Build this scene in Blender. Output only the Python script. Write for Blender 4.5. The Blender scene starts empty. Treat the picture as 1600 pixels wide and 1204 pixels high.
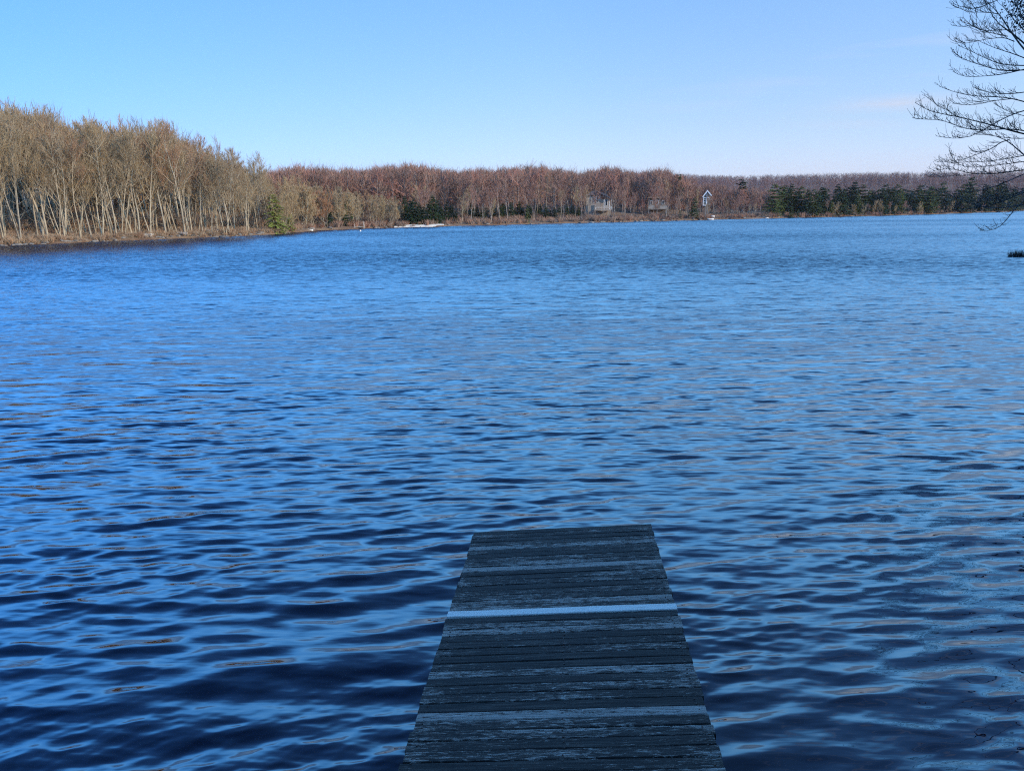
import bpy, math, random
import numpy as np

# ------------------------------------------------------------------ camera, sky, sun, exposure
sc = bpy.context.scene
COL = sc.collection
rad = math.radians
CAM_H = 2.9
FPX = 1200.0                                   # focal length in pixels of the 1600 px wide photograph
PITCH = math.atan(274 / FPX)
ROLL = 0.010
_f = np.array([0, math.cos(PITCH), -math.sin(PITCH)])
_u0 = np.array([0, math.sin(PITCH), math.cos(PITCH)])
_r0 = np.array([1.0, 0, 0])
_r = math.cos(ROLL) * _r0 - math.sin(ROLL) * _u0
_u = math.cos(ROLL) * _u0 + math.sin(ROLL) * _r0
CAM = np.array([0, 0, CAM_H])

cam_d = bpy.data.cameras.new('camera')
cam_d.sensor_width = 36
cam_d.lens = 36 * FPX / 1600
cam_d.clip_start = 0.05
cam_d.clip_end = 6000
cam = bpy.data.objects.new('camera', cam_d)
COL.objects.link(cam)
from mathutils import Matrix
M = Matrix.Identity(4)
for i in range(3):
    M[i][0], M[i][1], M[i][2], M[i][3] = _r[i], _u[i], -_f[i], CAM[i]
cam.matrix_world = M
sc.camera = cam

SUN_AZ, SUN_EL = rad(116), rad(18)             # clockwise from +Y (the view direction)
world = bpy.data.worlds.new("World")
sc.world = world
world.use_nodes = True
wt = world.node_tree
sky = wt.nodes.new('ShaderNodeTexSky')
sky.sky_type = 'NISHITA'
sky.sun_disc = False
sky.sun_elevation = SUN_EL
sky.sun_rotation = SUN_AZ
sky.ozone_density = 2.0
sky.dust_density = 0.5
wbg = wt.nodes['Background']
wbg.inputs[1].default_value = 0.10
wtc = wt.nodes.new('ShaderNodeTexCoord')
wsep = wt.nodes.new('ShaderNodeSeparateXYZ')
wt.links.new(wtc.outputs['Generated'], wsep.inputs[0])
wramp = wt.nodes.new('ShaderNodeValToRGB')     # clear-air tints by elevation, plus an unseen bright band added to brighten the water
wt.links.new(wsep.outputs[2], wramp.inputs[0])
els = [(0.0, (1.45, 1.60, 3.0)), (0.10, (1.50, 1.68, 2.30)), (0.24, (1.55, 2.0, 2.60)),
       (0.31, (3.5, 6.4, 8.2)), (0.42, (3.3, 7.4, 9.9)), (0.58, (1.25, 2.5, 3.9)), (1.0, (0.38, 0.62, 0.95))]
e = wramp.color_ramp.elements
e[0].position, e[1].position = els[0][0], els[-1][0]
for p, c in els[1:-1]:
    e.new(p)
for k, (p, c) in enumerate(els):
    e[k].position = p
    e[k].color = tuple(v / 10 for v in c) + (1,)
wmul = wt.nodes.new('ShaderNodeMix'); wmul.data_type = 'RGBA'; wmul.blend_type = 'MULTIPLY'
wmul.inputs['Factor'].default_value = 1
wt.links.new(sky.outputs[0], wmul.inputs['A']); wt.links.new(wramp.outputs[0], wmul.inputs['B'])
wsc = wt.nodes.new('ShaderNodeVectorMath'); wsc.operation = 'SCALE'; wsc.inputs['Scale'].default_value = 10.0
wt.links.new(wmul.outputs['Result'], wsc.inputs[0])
# the sky away from the sun is a deeper blue
waz = wt.nodes.new('ShaderNodeValToRGB')
waz.color_ramp.elements[0].position = 0.20; waz.color_ramp.elements[0].color = (0.45, 0.66, 0.86, 1)
waz.color_ramp.elements[1].position = 0.52; waz.color_ramp.elements[1].color = (1, 1, 1, 1)
waz3 = waz.color_ramp.elements.new(0.68); waz3.color = (1.14, 1.05, 1.01, 1)
wx = wt.nodes.new('ShaderNodeMath'); wx.operation = 'MULTIPLY_ADD'; wx.inputs[1].default_value = 0.5; wx.inputs[2].default_value = 0.5
wt.links.new(wsep.outputs[0], wx.inputs[0]); wt.links.new(wx.outputs[0], waz.inputs[0])
wmul2 = wt.nodes.new('ShaderNodeMix'); wmul2.data_type = 'RGBA'; wmul2.blend_type = 'MULTIPLY'; wmul2.inputs['Factor'].default_value = 1
wt.links.new(wsc.outputs[0], wmul2.inputs['A']); wt.links.new(waz.outputs[0], wmul2.inputs['B'])
# thin high cloud streaks, low over the right-hand shore
wmap = wt.nodes.new('ShaderNodeMapping'); wmap.inputs['Scale'].default_value = (2.0, 2.0, 20); wmap.inputs['Location'].default_value = (0.9, 0.4, 2.37)
wt.links.new(wtc.outputs['Generated'], wmap.inputs[0])
wno = wt.nodes.new('ShaderNodeTexNoise'); wno.inputs['Scale'].default_value = 1.6; wno.inputs['Detail'].default_value = 5
wt.links.new(wmap.outputs[0], wno.inputs[0])
wr2 = wt.nodes.new('ShaderNodeValToRGB'); wr2.color_ramp.elements[0].position = 0.54; wr2.color_ramp.elements[1].position = 0.74
wt.links.new(wno.outputs[0], wr2.inputs[0])
wmr = wt.nodes.new('ShaderNodeMapRange'); wmr.inputs[1].default_value = 0.05; wmr.inputs[2].default_value = 0.5
wmr.inputs[3].default_value = 0; wmr.inputs[4].default_value = 0.55
wt.links.new(wsep.outputs[0], wmr.inputs[0])
wm3 = wt.nodes.new('ShaderNodeMath'); wm3.operation = 'MULTIPLY'
wt.links.new(wr2.outputs[0], wm3.inputs[0]); wt.links.new(wmr.outputs[0], wm3.inputs[1])
cd_ = _f + _r * (1405 - 800) / FPX + _u * (602 - 160) / FPX; cd_ = cd_ / np.linalg.norm(cd_)
def wmath(op, a=None, b=None, c=None):
    n_ = wt.nodes.new('ShaderNodeMath'); n_.operation = op
    for k_, v_ in enumerate((a, b, c)):
        if v_ is None: continue
        if isinstance(v_, (int, float)): n_.inputs[k_].default_value = v_
        else: wt.links.new(v_, n_.inputs[k_])
    return n_.outputs[0]
zz = wmath('MULTIPLY_ADD', wno.outputs[0], 0.022, wsep.outputs[2])
zb = wmath('SUBTRACT', 1.0, wmath('MULTIPLY', wmath('ABSOLUTE', wmath('SUBTRACT', zz, float(cd_[2]) + 0.011)), 95.0)); zb = wmath('MAXIMUM', zb, 0.0)
xb = wmath('SUBTRACT', 1.0, wmath('MULTIPLY', wmath('ABSOLUTE', wmath('SUBTRACT', wsep.outputs[0], float(cd_[0]))), 13.0)); xb = wmath('MAXIMUM', xb, 0.0)
bar = wmath('MULTIPLY', wmath('MULTIPLY', zb, xb), 0.75)
wm3 = wt.nodes[wm3.name]
wtot = wmath('ADD', wm3.outputs[0], bar)
wmix = wt.nodes.new('ShaderNodeMix'); wmix.data_type = 'RGBA'
wt.links.new(wtot, wmix.inputs['Factor'])
wt.links.new(wmul2.outputs['Result'], wmix.inputs['A']); wmix.inputs['B'].default_value = (6.6, 7.2, 8.8, 1)
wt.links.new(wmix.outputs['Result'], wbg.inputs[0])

sun_d = bpy.data.lights.new('sun', 'SUN')
sun_d.energy = 4.8
sun_d.angle = rad(0.53)
sun_d.color = (1.0, 0.80, 0.60)
sun = bpy.data.objects.new('sun', sun_d)
COL.objects.link(sun)
sd = np.array([math.sin(SUN_AZ) * math.cos(SUN_EL), math.cos(SUN_AZ) * math.cos(SUN_EL), math.sin(SUN_EL)])
from mathutils import Vector
sun.rotation_euler = Vector(-sd).to_track_quat('-Z', 'Y').to_euler()
sc.view_settings.view_transform = 'Standard'
sc.view_settings.look = 'None'
sc.view_settings.exposure = 0.0
sc.view_settings.gamma = 1
sc.view_settings.use_curve_mapping = False
sc.cycles.pixel_filter_type = 'BLACKMAN_HARRIS'
sc.cycles.filter_width = 1.15
sc.cycles.use_denoising = False
sc.cycles.max_bounces = 6
sc.cycles.diffuse_bounces = 2
sc.cycles.glossy_bounces = 3
sc.cycles.transparent_max_bounces = 4

rng = np.random.default_rng(7)
random.seed(7)

# ------------------------------------------------------------------ helpers
def ray(x, y):
    d = _f + _r * (x - 800) / FPX + _u * (602 - y) / FPX
    return d

def on_plane(x, y, z=0.0):                     # point of the level plane z seen at photo pixel x, y
    d = ray(x, y)
    return CAM + d * ((z - CAM_H) / d[2])

def at_y(x, y, Y):                             # point on the pixel's ray at ground distance Y ahead
    d = ray(x, y)
    return CAM + d * (Y / d[1])

def sstep(a, b, x):
    t = np.clip((np.asarray(x, float) - a) / (b - a), 0, 1)
    return t * t * (3 - 2 * t)

def mesh_np(name, V, quads=None, tris=None, mats=(), smooth=False, matidx=None, attrs=None):
    me = bpy.data.meshes.new(name)
    V = np.asarray(V, np.float32)
    nq = 0 if quads is None else len(quads)
    nt_ = 0 if tris is None else len(tris)
    loops = []
    if nq: loops.append(np.asarray(quads, np.int32).ravel())
    if nt_: loops.append(np.asarray(tris, np.int32).ravel())
    L = np.concatenate(loops)
    me.vertices.add(len(V)); me.vertices.foreach_set('co', V.ravel())
    me.loops.add(len(L)); me.loops.foreach_set('vertex_index', L)
    st = np.concatenate([np.arange(nq) * 4, nq * 4 + np.arange(nt_) * 3]).astype(np.int32)
    me.polygons.add(nq + nt_)
    me.polygons.foreach_set('loop_start', st)
    me.polygons.foreach_set('use_smooth', np.full(nq + nt_, bool(smooth)))
    if matidx is not None: me.polygons.foreach_set('material_index', np.asarray(matidx, np.int32))
    for m in mats: me.materials.append(m)
    if attrs:
        for k, a in attrs.items():
            at = me.attributes.new(k, 'FLOAT', 'POINT'); at.data.foreach_set('value', np.asarray(a, np.float32))
    me.update(calc_edges=True)
    me.validate()
    return me

def link(name, me, parent=None, loc=None):
    o = bpy.data.objects.new(name, me)
    COL.objects.link(o)
    if parent is not None: o.parent = parent
    if loc is not None: o.location = loc
    return o

def tag(o, label=None, cat=None, group=None, kind=None):
    if label: o['label'] = label
    if cat: o['category'] = cat
    if group: o['group'] = group
    if kind: o['kind'] = kind
    return o

def empty(name, loc, rz=0, label=None, cat=None, group=None):
    o = bpy.data.objects.new(name, None)
    COL.objects.link(o)
    o.empty_display_size = 0.3
    o.location = loc; o.rotation_euler = (0, 0, rz)
    return tag(o, label, cat, group)

class Tubes:                                   # many tapered limbs gathered by size, built in one go
    def __init__(s): s.g = {}
    def add(s, P, R, sides=4):
        P = np.asarray(P, float); s.g.setdefault((len(P), sides), []).append((P, np.asarray(R, float)))
    def arrays(s):
        VV, QQ, off = [], [], 0
        for (n, k), L in s.g.items():
            P = np.stack([a for a, b in L]); R = np.stack([b for a, b in L])
            B = len(P)
            T = np.gradient(P, axis=1); T /= np.linalg.norm(T, axis=2, keepdims=True) + 1e-9
            ref = np.where(np.abs(T[:, :1, 2:3]) > 0.9, np.array([[[1., 0, 0]]]), np.array([[[0, 0, 1.]]]))
            U = np.cross(T, np.broadcast_to(ref, T.shape)); U /= np.linalg.norm(U, axis=2, keepdims=True) + 1e-9
            W = np.cross(T, U)
            a = np.arange(k) * 2 * math.pi / k
            ring = P[:, :, None] + R[:, :, None, None] * (np.cos(a)[None, None, :, None] * U[:, :, None] + np.sin(a)[None, None, :, None] * W[:, :, None])
            VV.append(ring.reshape(-1, 3))
            b = np.arange(B)[:, None, None]; i = np.arange(n - 1)[None, :, None]; j = np.arange(k)[None, None, :]
            base = off + b * n * k
            q = np.stack([base + i * k + j, base + i * k + (j + 1) % k, base + (i + 1) * k + (j + 1) % k, base + (i + 1) * k + j], -1)
            QQ.append(q.reshape(-1, 4)); off += B * n * k
        return np.concatenate(VV), np.concatenate(QQ)
    def mesh(s, name, mats, smooth=True):
        V, Q = s.arrays()
        return mesh_np(name, V, quads=Q, mats=mats, smooth=smooth)

class Boxes:
    def __init__(s): s.V = []; s.Q = []
    def add(s, lo, hi, M=None):
        x0, y0, z0 = lo; x1, y1, z1 = hi
        v = np.array([[x0, y0, z0], [x1, y0, z0], [x1, y1, z0], [x0, y1, z0], [x0, y0, z1], [x1, y0, z1], [x1, y1, z1], [x0, y1, z1]], float)
        if M is not None: v = M(v)
        o = len(s.V) * 8
        s.V.append(v)
        s.Q += [[o, o + 3, o + 2, o + 1], [o + 4, o + 5, o + 6, o + 7], [o, o + 1, o + 5, o + 4], [o + 1, o + 2, o + 6, o + 5], [o + 2, o + 3, o + 7, o + 6], [o + 3, o, o + 4, o + 7]]
    def mesh(s, name, mats): return mesh_np(name, np.concatenate(s.V), quads=s.Q, mats=mats)

def bevel(o, w, seg=2):
    m = o.modifiers.new('bevel', 'BEVEL'); m.width = w; m.segments = seg; m.limit_method = 'ANGLE'

# ------------------------------------------------------------------ materials
def new_mat(name):
    m = bpy.data.materials.new(name); m.use_nodes = True
    return m, m.node_tree, m.node_tree.nodes['Principled BSDF']

def N(nt, t, **kw):
    n = nt.nodes.new(t)
    for k, v in kw.items():
        if k.startswith('i_'):
            key = k[2:]
            n.inputs[int(key) if key.isdigit() else key].default_value = v
        else: setattr(n, k, v)
    return n

def ramp(nt, stops, fac=None):
    r = nt.nodes.new('ShaderNodeValToRGB')
    e = r.color_ramp.elements
    while len(e) < len(stops): e.new(0.5)
    for k, (p, c) in enumerate(stops):
        e[k].position = p; e[k].color = (*c, 1)
    if fac is not None: nt.links.new(fac, r.inputs[0])
    return r

def simple(name, col, rough=0.7, noise=0.25, scale=3.0, metallic=0):
    m, nt, b = new_mat(name)
    tc = N(nt, 'ShaderNodeTexCoord'); no = N(nt, 'ShaderNodeTexNoise', i_Scale=scale, i_Detail=4.0)
    nt.links.new(tc.outputs['Object'], no.inputs[0])
    c = np.array(col)
    r = ramp(nt, [(0.3, tuple(c * (1 - noise))), (0.7, tuple(np.minimum(c * (1 + noise), 0.95)))], no.outputs[0])
    nt.links.new(r.outputs[0], b.inputs['Base Color'])
    b.inputs['Roughness'].default_value = rough; b.inputs['Metallic'].default_value = metallic
    return m

def bark_mat(name, stops, rough=0.9, scale=1.2):
    # colour differs from tree to tree (object random) and is blotched along the bark
    m, nt, b = new_mat(name)
    oi = N(nt, 'ShaderNodeObjectInfo'); tc = N(nt, 'ShaderNodeTexCoord')
    no = N(nt, 'ShaderNodeTexNoise', i_Scale=scale, i_Detail=3.0)
    nt.links.new(tc.outputs['Object'], no.inputs[0])
    r = ramp(nt, stops, oi.outputs['Random'])
    mr = N(nt, 'ShaderNodeMapRange', i_1=0.3, i_2=0.7, i_3=0.7, i_4=1.25)
    nt.links.new(no.outputs[0], mr.inputs[0])
    vm = N(nt, 'ShaderNodeVectorMath', operation='SCALE')
    nt.links.new(r.outputs[0], vm.inputs[0]); nt.links.new(mr.outputs[0], vm.inputs['Scale'])
    nt.links.new(vm.outputs[0], b.inputs['Base Color'])
    b.inputs['Roughness'].default_value = rough
    b.inputs['Specular IOR Level'].default_value = 0.15
    return m

# ------------------------------------------------------------------ lake outline
shore_px = [(-40, 386), (0, 384.3), (50, 382), (100, 380), (150, 377.5), (200, 375.5), (250, 373.5), (300, 371.5), (350, 370), (400, 367.5), (440, 365.5), (470, 361.5),
            (500, 359.8), (540, 358), (580, 356.6), (620, 355.6), (660, 355.0), (700, 353.2), (760, 352.0), (830, 350.3), (900, 348.6), (960, 347.3), (1020, 345.6),
            (1080, 344.3), (1130, 343), (1200, 341.3), (1260, 339.8), (1330, 338.0), (1400, 336.4), (1460, 334.6), (1520, 332.4), (1570, 331.0), (1600, 328.8)]
front = [on_plane(x, y)[:2] for x, y in shore_px]
left_side = [(-51, 58), (-47, 44), (-39, 30), (-29, 16), (-19, 6), (-10, 1.6), (-4, 0.8), (0, 0.6), (4, 0.9), (7.5, 3), (9.8, 7), (12.5, 13), (18.5, 24), (33, 42), (42, 55), (70, 86),
              (125, 150), (200, 235), (275, 330), (330, 420)]
lake = np.array([tuple(p) for p in front][::-1] + left_side, float)   # closed ring
# densify and roughen the shoreline
pts = []
for a, b in zip(lake, np.roll(lake, -1, 0)):
    L = np.linalg.norm(b - a); n = max(1, int(L / 4))
    for k in range(n):
        pts.append(a + (b - a) * k / n)
pts = np.array(pts)
nrm = np.roll(pts, -1, 0) - np.roll(pts, 1, 0); nrm = np.stack([nrm[:, 1], -nrm[:, 0]], 1); nrm /= np.linalg.norm(nrm, axis=1, keepdims=True) + 1e-9
rr = np.linalg.norm(pts, axis=1)
w_ = (rng.normal(0, 1, len(pts)) + np.roll(rng.normal(0, 1, len(pts)), 1)) * np.clip(rr * 0.006, 0, 0.6)
lake = pts + nrm * w_[:, None]

def shore_dist(X, Y):                          # signed: positive on land
    X = np.atleast_1d(np.asarray(X, float)); Y = np.atleast_1d(np.asarray(Y, float))
    A = lake; B = np.roll(lake, -1, 0)
    best = np.full(X.shape, 1e18); inside = np.zeros(X.shape, bool)
    for (ax, ay), (bx, by) in zip(A, B):
        dx, dy = bx - ax, by - ay
        t = np.clip(((X - ax) * dx + (Y - ay) * dy) / (dx * dx + dy * dy + 1e-12), 0, 1)
        d = (X - ax - t * dx) ** 2 + (Y - ay - t * dy) ** 2
        best = np.minimum(best, d)
        c = ((ay > Y) != (by > Y)) & (X < (bx - ax) * (Y - ay) / (by - ay + 1e-15) + ax)
        inside ^= c
    d = np.sqrt(best)
    return np.where(inside, -d, d)

def land_z(X, Y, D=None):
    X = np.atleast_1d(np.asarray(X, float)); Y = np.atleast_1d(np.asarray(Y, float))
    if D is None: D = shore_dist(X, Y)
    r = np.hypot(X, Y)
    d = np.maximum(D, 0)
    z = 0.30 * (1 - np.exp(-d / 0.7)) + 0.35 * (1 - np.exp(-d / 6))
    z += 0.75 * (1 - np.exp(-d / 0.7)) * (1 - sstep(3, 14, r))            # higher bank where the dock starts
    az = np.degrees(np.arctan2(X, np.maximum(Y, 1e-3)))
    right = sstep(9, 17, az) * (Y > 0)                                    # flat wet ground under the right-hand conifers
    z += (1 - 0.75 * right) * 8.0 * (1 - np.exp(-d / 110)) * sstep(0, 25, d)
    behind = sstep(0, -30, Y) + (X > 0) * (1 - sstep(0, 60, Y)) * 0.6
    z += np.clip(behind, 0, 1) * 9 * sstep(5, 60, d)
    z += 30 * sstep(430, 1250, r) * (1 + 0.07 * np.sin(X / 190 + 1.2) + 0.05 * np.sin(X / 83 + Y / 400))
    z += 0.12 * np.sin(X * 0.7 + 2 * np.sin(Y * 0.31)) * sstep(1, 8, d) + 0.25 * np.sin(X * 0.13 + Y * 0.21) * sstep(4, 20, d)
    lakebed = -np.minimum(1.6, 0.12 + 0.28 * np.maximum(-D, 0))
    return np.where(D > 0, z, lakebed)

def lz(x, y): return float(land_z([x], [y])[0])

# ---- ground sheet
ang = np.radians(np.concatenate([np.arange(-180, -40, 2.0), np.arange(-40, 42, 0.16), np.arange(42, 180.1, 2.0)]))
rads = np.concatenate([np.linspace(0.02, 12, 40), np.geomspace(12.3, 60, 60), np.geomspace(61, 420, 200), np.geomspace(430, 3600, 60)])
A_, R_ = np.meshgrid(ang, rads)
GX, GY = R_ * np.sin(A_), R_ * np.cos(A_)
GD = shore_dist(GX.ravel(), GY.ravel())
GZ = land_z(GX.ravel(), GY.ravel(), GD)
nr, na = A_.shape
I = np.arange(nr * na).reshape(nr, na)
Q = np.stack([I[:-1, :-1], I[1:, :-1], I[1:, 1:], I[:-1, 1:]], -1).reshape(-1, 4)
gm, nt, b = new_mat('leaf_litter')
tc = N(nt, 'ShaderNodeTexCoord'); n1 = N(nt, 'ShaderNodeTexNoise', i_Scale=0.35, i_Detail=8.0, i_Roughness=0.7)
nt.links.new(tc.outputs['Object'], n1.inputs[0])
r1 = ramp(nt, [(0.3, (0.10, 0.055, 0.03)), (0.45, (0.20, 0.11, 0.055)), (0.58, (0.27, 0.17, 0.09)), (0.75, (0.16, 0.13, 0.06))], n1.outputs[0])
n2 = N(nt, 'ShaderNodeTexNoise', i_Scale=6.0, i_Detail=4.0)
nt.links.new(tc.outputs['Object'], n2.inputs[0])
mx = N(nt, 'ShaderNodeMix', data_type='RGBA', blend_type='MULTIPLY'); mx.inputs['Factor'].default_value = 0.7
r2 = ramp(nt, [(0.3, (0.5, 0.5, 0.5)), (0.7, (1, 1, 1))], n2.outputs[0])
nt.links.new(r1.outputs[0], mx.inputs['A']); nt.links.new(r2.outputs[0], mx.inputs['B'])
nt.links.new(mx.outputs['Result'], b.inputs['Base Color']); b.inputs['Roughness'].default_value = 0.95
bp = N(nt, 'ShaderNodeBump', i_Strength=0.6, i_Distance=0.1); nt.links.new(n2.outputs[0], bp.inputs['Height']); nt.links.new(bp.outputs[0], b.inputs['Normal'])
ground = link('ground', mesh_np('ground', np.stack([GX.ravel(), GY.ravel(), GZ], 1), quads=Q, mats=[gm], smooth=True))
tag(ground, kind='structure')

# ------------------------------------------------------------------ water
def water():
    rows = [1.0]
    while rows[-1] < 60:
        r = rows[-1]; rows.append(r + max(0.008, 0.95 * (r * r + CAM_H ** 2) / (CAM_H * 768)))
    while rows[-1] < 1200: rows.append(rows[-1] * 1.035)
    rows = np.array([0.05, 0.4, 0.7] + rows)
    a = np.concatenate([np.linspace(-110, -37, 60), np.linspace(-36.8, 36.8, 1000), np.linspace(37, 110, 60)])
    A, R = np.meshgrid(np.radians(a), rows)
    X = (R * np.sin(A)).ravel(); Y = (R * np.cos(A)).ravel(); R = R.ravel()
    space = np.maximum(0.95 * (R * R + CAM_H ** 2) / (CAM_H * 768), R * 0.00128)
    Z = np.zeros_like(X); DX = np.zeros_like(X); DY = np.zeros_like(X)
    g = np.random.default_rng(11)
    NC = 110
    lam = np.exp(np.linspace(math.log(0.055), math.log(1.5), NC)) * g.uniform(0.93, 1.07, NC)
    lam2 = np.exp(np.linspace(math.log(0.045), math.log(0.22), 44))
    wgt = 0.62 + 0.55 * (lam < 0.30) - 0.30 * (lam > 0.8) + 0.7 * np.exp(-((np.log(lam / 0.27)) / 0.6) ** 2)
    wgt /= math.sqrt((wgt ** 2).sum() / 2)
    SL = 0.165
    ripple = 0.55 + 0.55 * np.sin(X * 0.9 + 1.7 * np.sin(Y * 0.7)) * np.sin(Y * 1.3 + 1.5 * np.sin(X * 0.5 + 2))
    for l, w in list(zip(lam, wgt)) + [(a_, 0.080 / SL * math.sqrt(2 / 44)) for a_ in lam2]:
        th = rad(-80 + g.normal(0, 10 if l > 0.3 else 18))
        k = 2 * math.pi / l
        ph = g.uniform(0, 6.283)
        amp = SL * w / k
        fade = 1 - sstep(0.16, 0.36, space / l)
        m = fade > 0.001
        phase = k * (X[m] * math.cos(th) + Y[m] * math.sin(th)) + ph
        # slow random drift of the crests so that they end and fork
        phase += 0.9 * np.sin(X[m] * 0.31 / l ** 0.3 + g.uniform(0, 6)) * np.sin(Y[m] * 0.23 / l ** 0.3 + g.uniform(0, 6))
        c = np.cos(phase); s_ = np.sin(phase)
        if l < 0.2: fade = fade * ripple
        Z[m] += amp * fade[m] * s_
        DX[m] += amp * 0.85 * fade[m] * math.cos(th) * c
        DY[m] += amp * 0.85 * fade[m] * math.sin(th) * c
    gust = 0.80 + 0.28 * np.sin(X * 0.35 + 1.3 * np.sin(Y * 0.22)) * np.sin(Y * 0.41 + 1.1 * np.sin(X * 0.17 + 1))
    Z *= gust; DX *= gust; DY *= gust
    nr, na = len(rows), len(a)
    I = np.arange(nr * na).reshape(nr, na)
    Q = np.stack([I[:-1, :-1], I[1:, :-1], I[1:, 1:], I[:-1, 1:]], -1).reshape(-1, 4)
    m, nt, b = new_mat('lake_water')
    b.inputs['Base Color'].default_value = (0.001, 0.005, 0.018, 1)
    b.inputs['Roughness'].default_value = 0.03
    b.inputs['IOR'].default_value = 1.80
    geo = N(nt, 'ShaderNodeNewGeometry')
    def slope(scale_xy, rot, detail, seed):
        mp = N(nt, 'ShaderNodeMapping'); mp.inputs['Scale'].default_value = (*scale_xy, 1)
        mp.inputs['Rotation'].default_value = (0, 0, rot); mp.inputs['Location'].default_value = (seed, seed * 1.7, 0)
        nt.links.new(geo.outputs['Position'], mp.inputs[0])
        no = N(nt, 'ShaderNodeTexNoise', i_Scale=1.0, i_Detail=detail, i_Roughness=0.55)
        nt.links.new(mp.outputs[0], no.inputs[0])
        sb = N(nt, 'ShaderNodeVectorMath', operation='SUBTRACT'); sb.inputs[1].default_value = (0.5, 0.5, 0.5)
        nt.links.new(no.outputs['Color'], sb.inputs[0])
        return sb.outputs[0]
    ln = N(nt, 'ShaderNodeVectorMath', operation='LENGTH'); nt.links.new(geo.outputs['Position'], ln.inputs[0])
    def fac(a0, a1, v0, v1):
        r_ = N(nt, 'ShaderNodeMapRange', i_1=a0, i_2=a1, i_3=v0, i_4=v1); nt.links.new(ln.outputs['Value'], r_.inputs[0]); return r_.outputs[0]
    def scl(v, fac_, k):
        a1 = N(nt, 'ShaderNodeVectorMath', operation='MULTIPLY'); a1.inputs[1].default_value = k; nt.links.new(v, a1.inputs[0])
        a2 = N(nt, 'ShaderNodeVectorMath', operation='SCALE'); nt.links.new(a1.outputs[0], a2.inputs[0]); nt.links.new(fac_, a2.inputs['Scale']); return a2.outputs[0]
    def add(a0, a1):
        v = N(nt, 'ShaderNodeVectorMath', operation='ADD'); nt.links.new(a0, v.inputs[0]); nt.links.new(a1, v.inputs[1]); return v.outputs[0]
    s1 = scl(slope((2.0, 10.5), 0.12, 2.0, 3), fac(2, 11, 0.0, 1.0), (0.30, 1.0, 0))
    s2 = scl(slope((0.65, 3.8), 0.1, 2.0, 9), fac(10, 40, 0.0, 1.0), (0.22, 0.85, 0))
    s3 = scl(slope((4, 21), 0.16, 2.0, 5), fac(2, 10, 0.8, 1.0), (0.10, 0.34, 0))
    tot0 = add(add(s1, s2), s3)
    # far off only the wave faces turned this way can be seen over the crests in front of them
    sx = N(nt, 'ShaderNodeSeparateXYZ'); nt.links.new(tot0, sx.inputs[0])
    ab = N(nt, 'ShaderNodeMath', operation='ABSOLUTE'); nt.links.new(sx.outputs[1], ab.inputs[0])
    ng = N(nt, 'ShaderNodeMath', operation='MULTIPLY_ADD', i_1=-1.7, i_2=-0.09); nt.links.new(ab.outputs[0], ng.inputs[0])
    lp = N(nt, 'ShaderNodeMix', data_type='FLOAT'); nt.links.new(fac(3, 45, 0.0, 1.0), lp.inputs['Factor'])
    nt.links.new(sx.outputs[1], lp.inputs['A']); nt.links.new(ng.outputs[0], lp.inputs['B'])
    cx = N(nt, 'ShaderNodeCombineXYZ'); nt.links.new(sx.outputs[0], cx.inputs[0]); nt.links.new(lp.outputs['Result'], cx.inputs[1])
    tot = cx.outputs[0]
    # cat's-paws: broad patches of rougher and calmer water
    mp = N(nt, 'ShaderNodeMapping'); mp.inputs['Scale'].default_value = (0.012, 0.035, 1); nt.links.new(geo.outputs['Position'], mp.inputs[0])
    no = N(nt, 'ShaderNodeTexNoise', i_Scale=1.0, i_Detail=4.0); nt.links.new(mp.outputs[0], no.inputs[0])
    pm = N(nt, 'ShaderNodeMapRange', i_1=0.35, i_2=0.65, i_3=0.75, i_4=1.35); nt.links.new(no.outputs[0], pm.inputs[0])
    t2 = N(nt, 'ShaderNodeVectorMath', operation='SCALE'); nt.links.new(tot, t2.inputs[0]); nt.links.new(pm.outputs[0], t2.inputs['Scale'])
    nn = N(nt, 'ShaderNodeVectorMath', operation='ADD'); nt.links.new(geo.outputs['Normal'], nn.inputs[0]); nt.links.new(t2.outputs[0], nn.inputs[1])
    nz = N(nt, 'ShaderNodeVectorMath', operation='NORMALIZE'); nt.links.new(nn.outputs[0], nz.inputs[0])
    nt.links.new(nz.outputs[0], b.inputs['Normal'])
    V = np.stack([X + DX, Y + DY, Z], 1)
    o = link('lake_water', mesh_np('lake_water', V, quads=Q, mats=[m], smooth=True))
    o.name = 'water'
    tag(o, kind='structure')
water()

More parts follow.
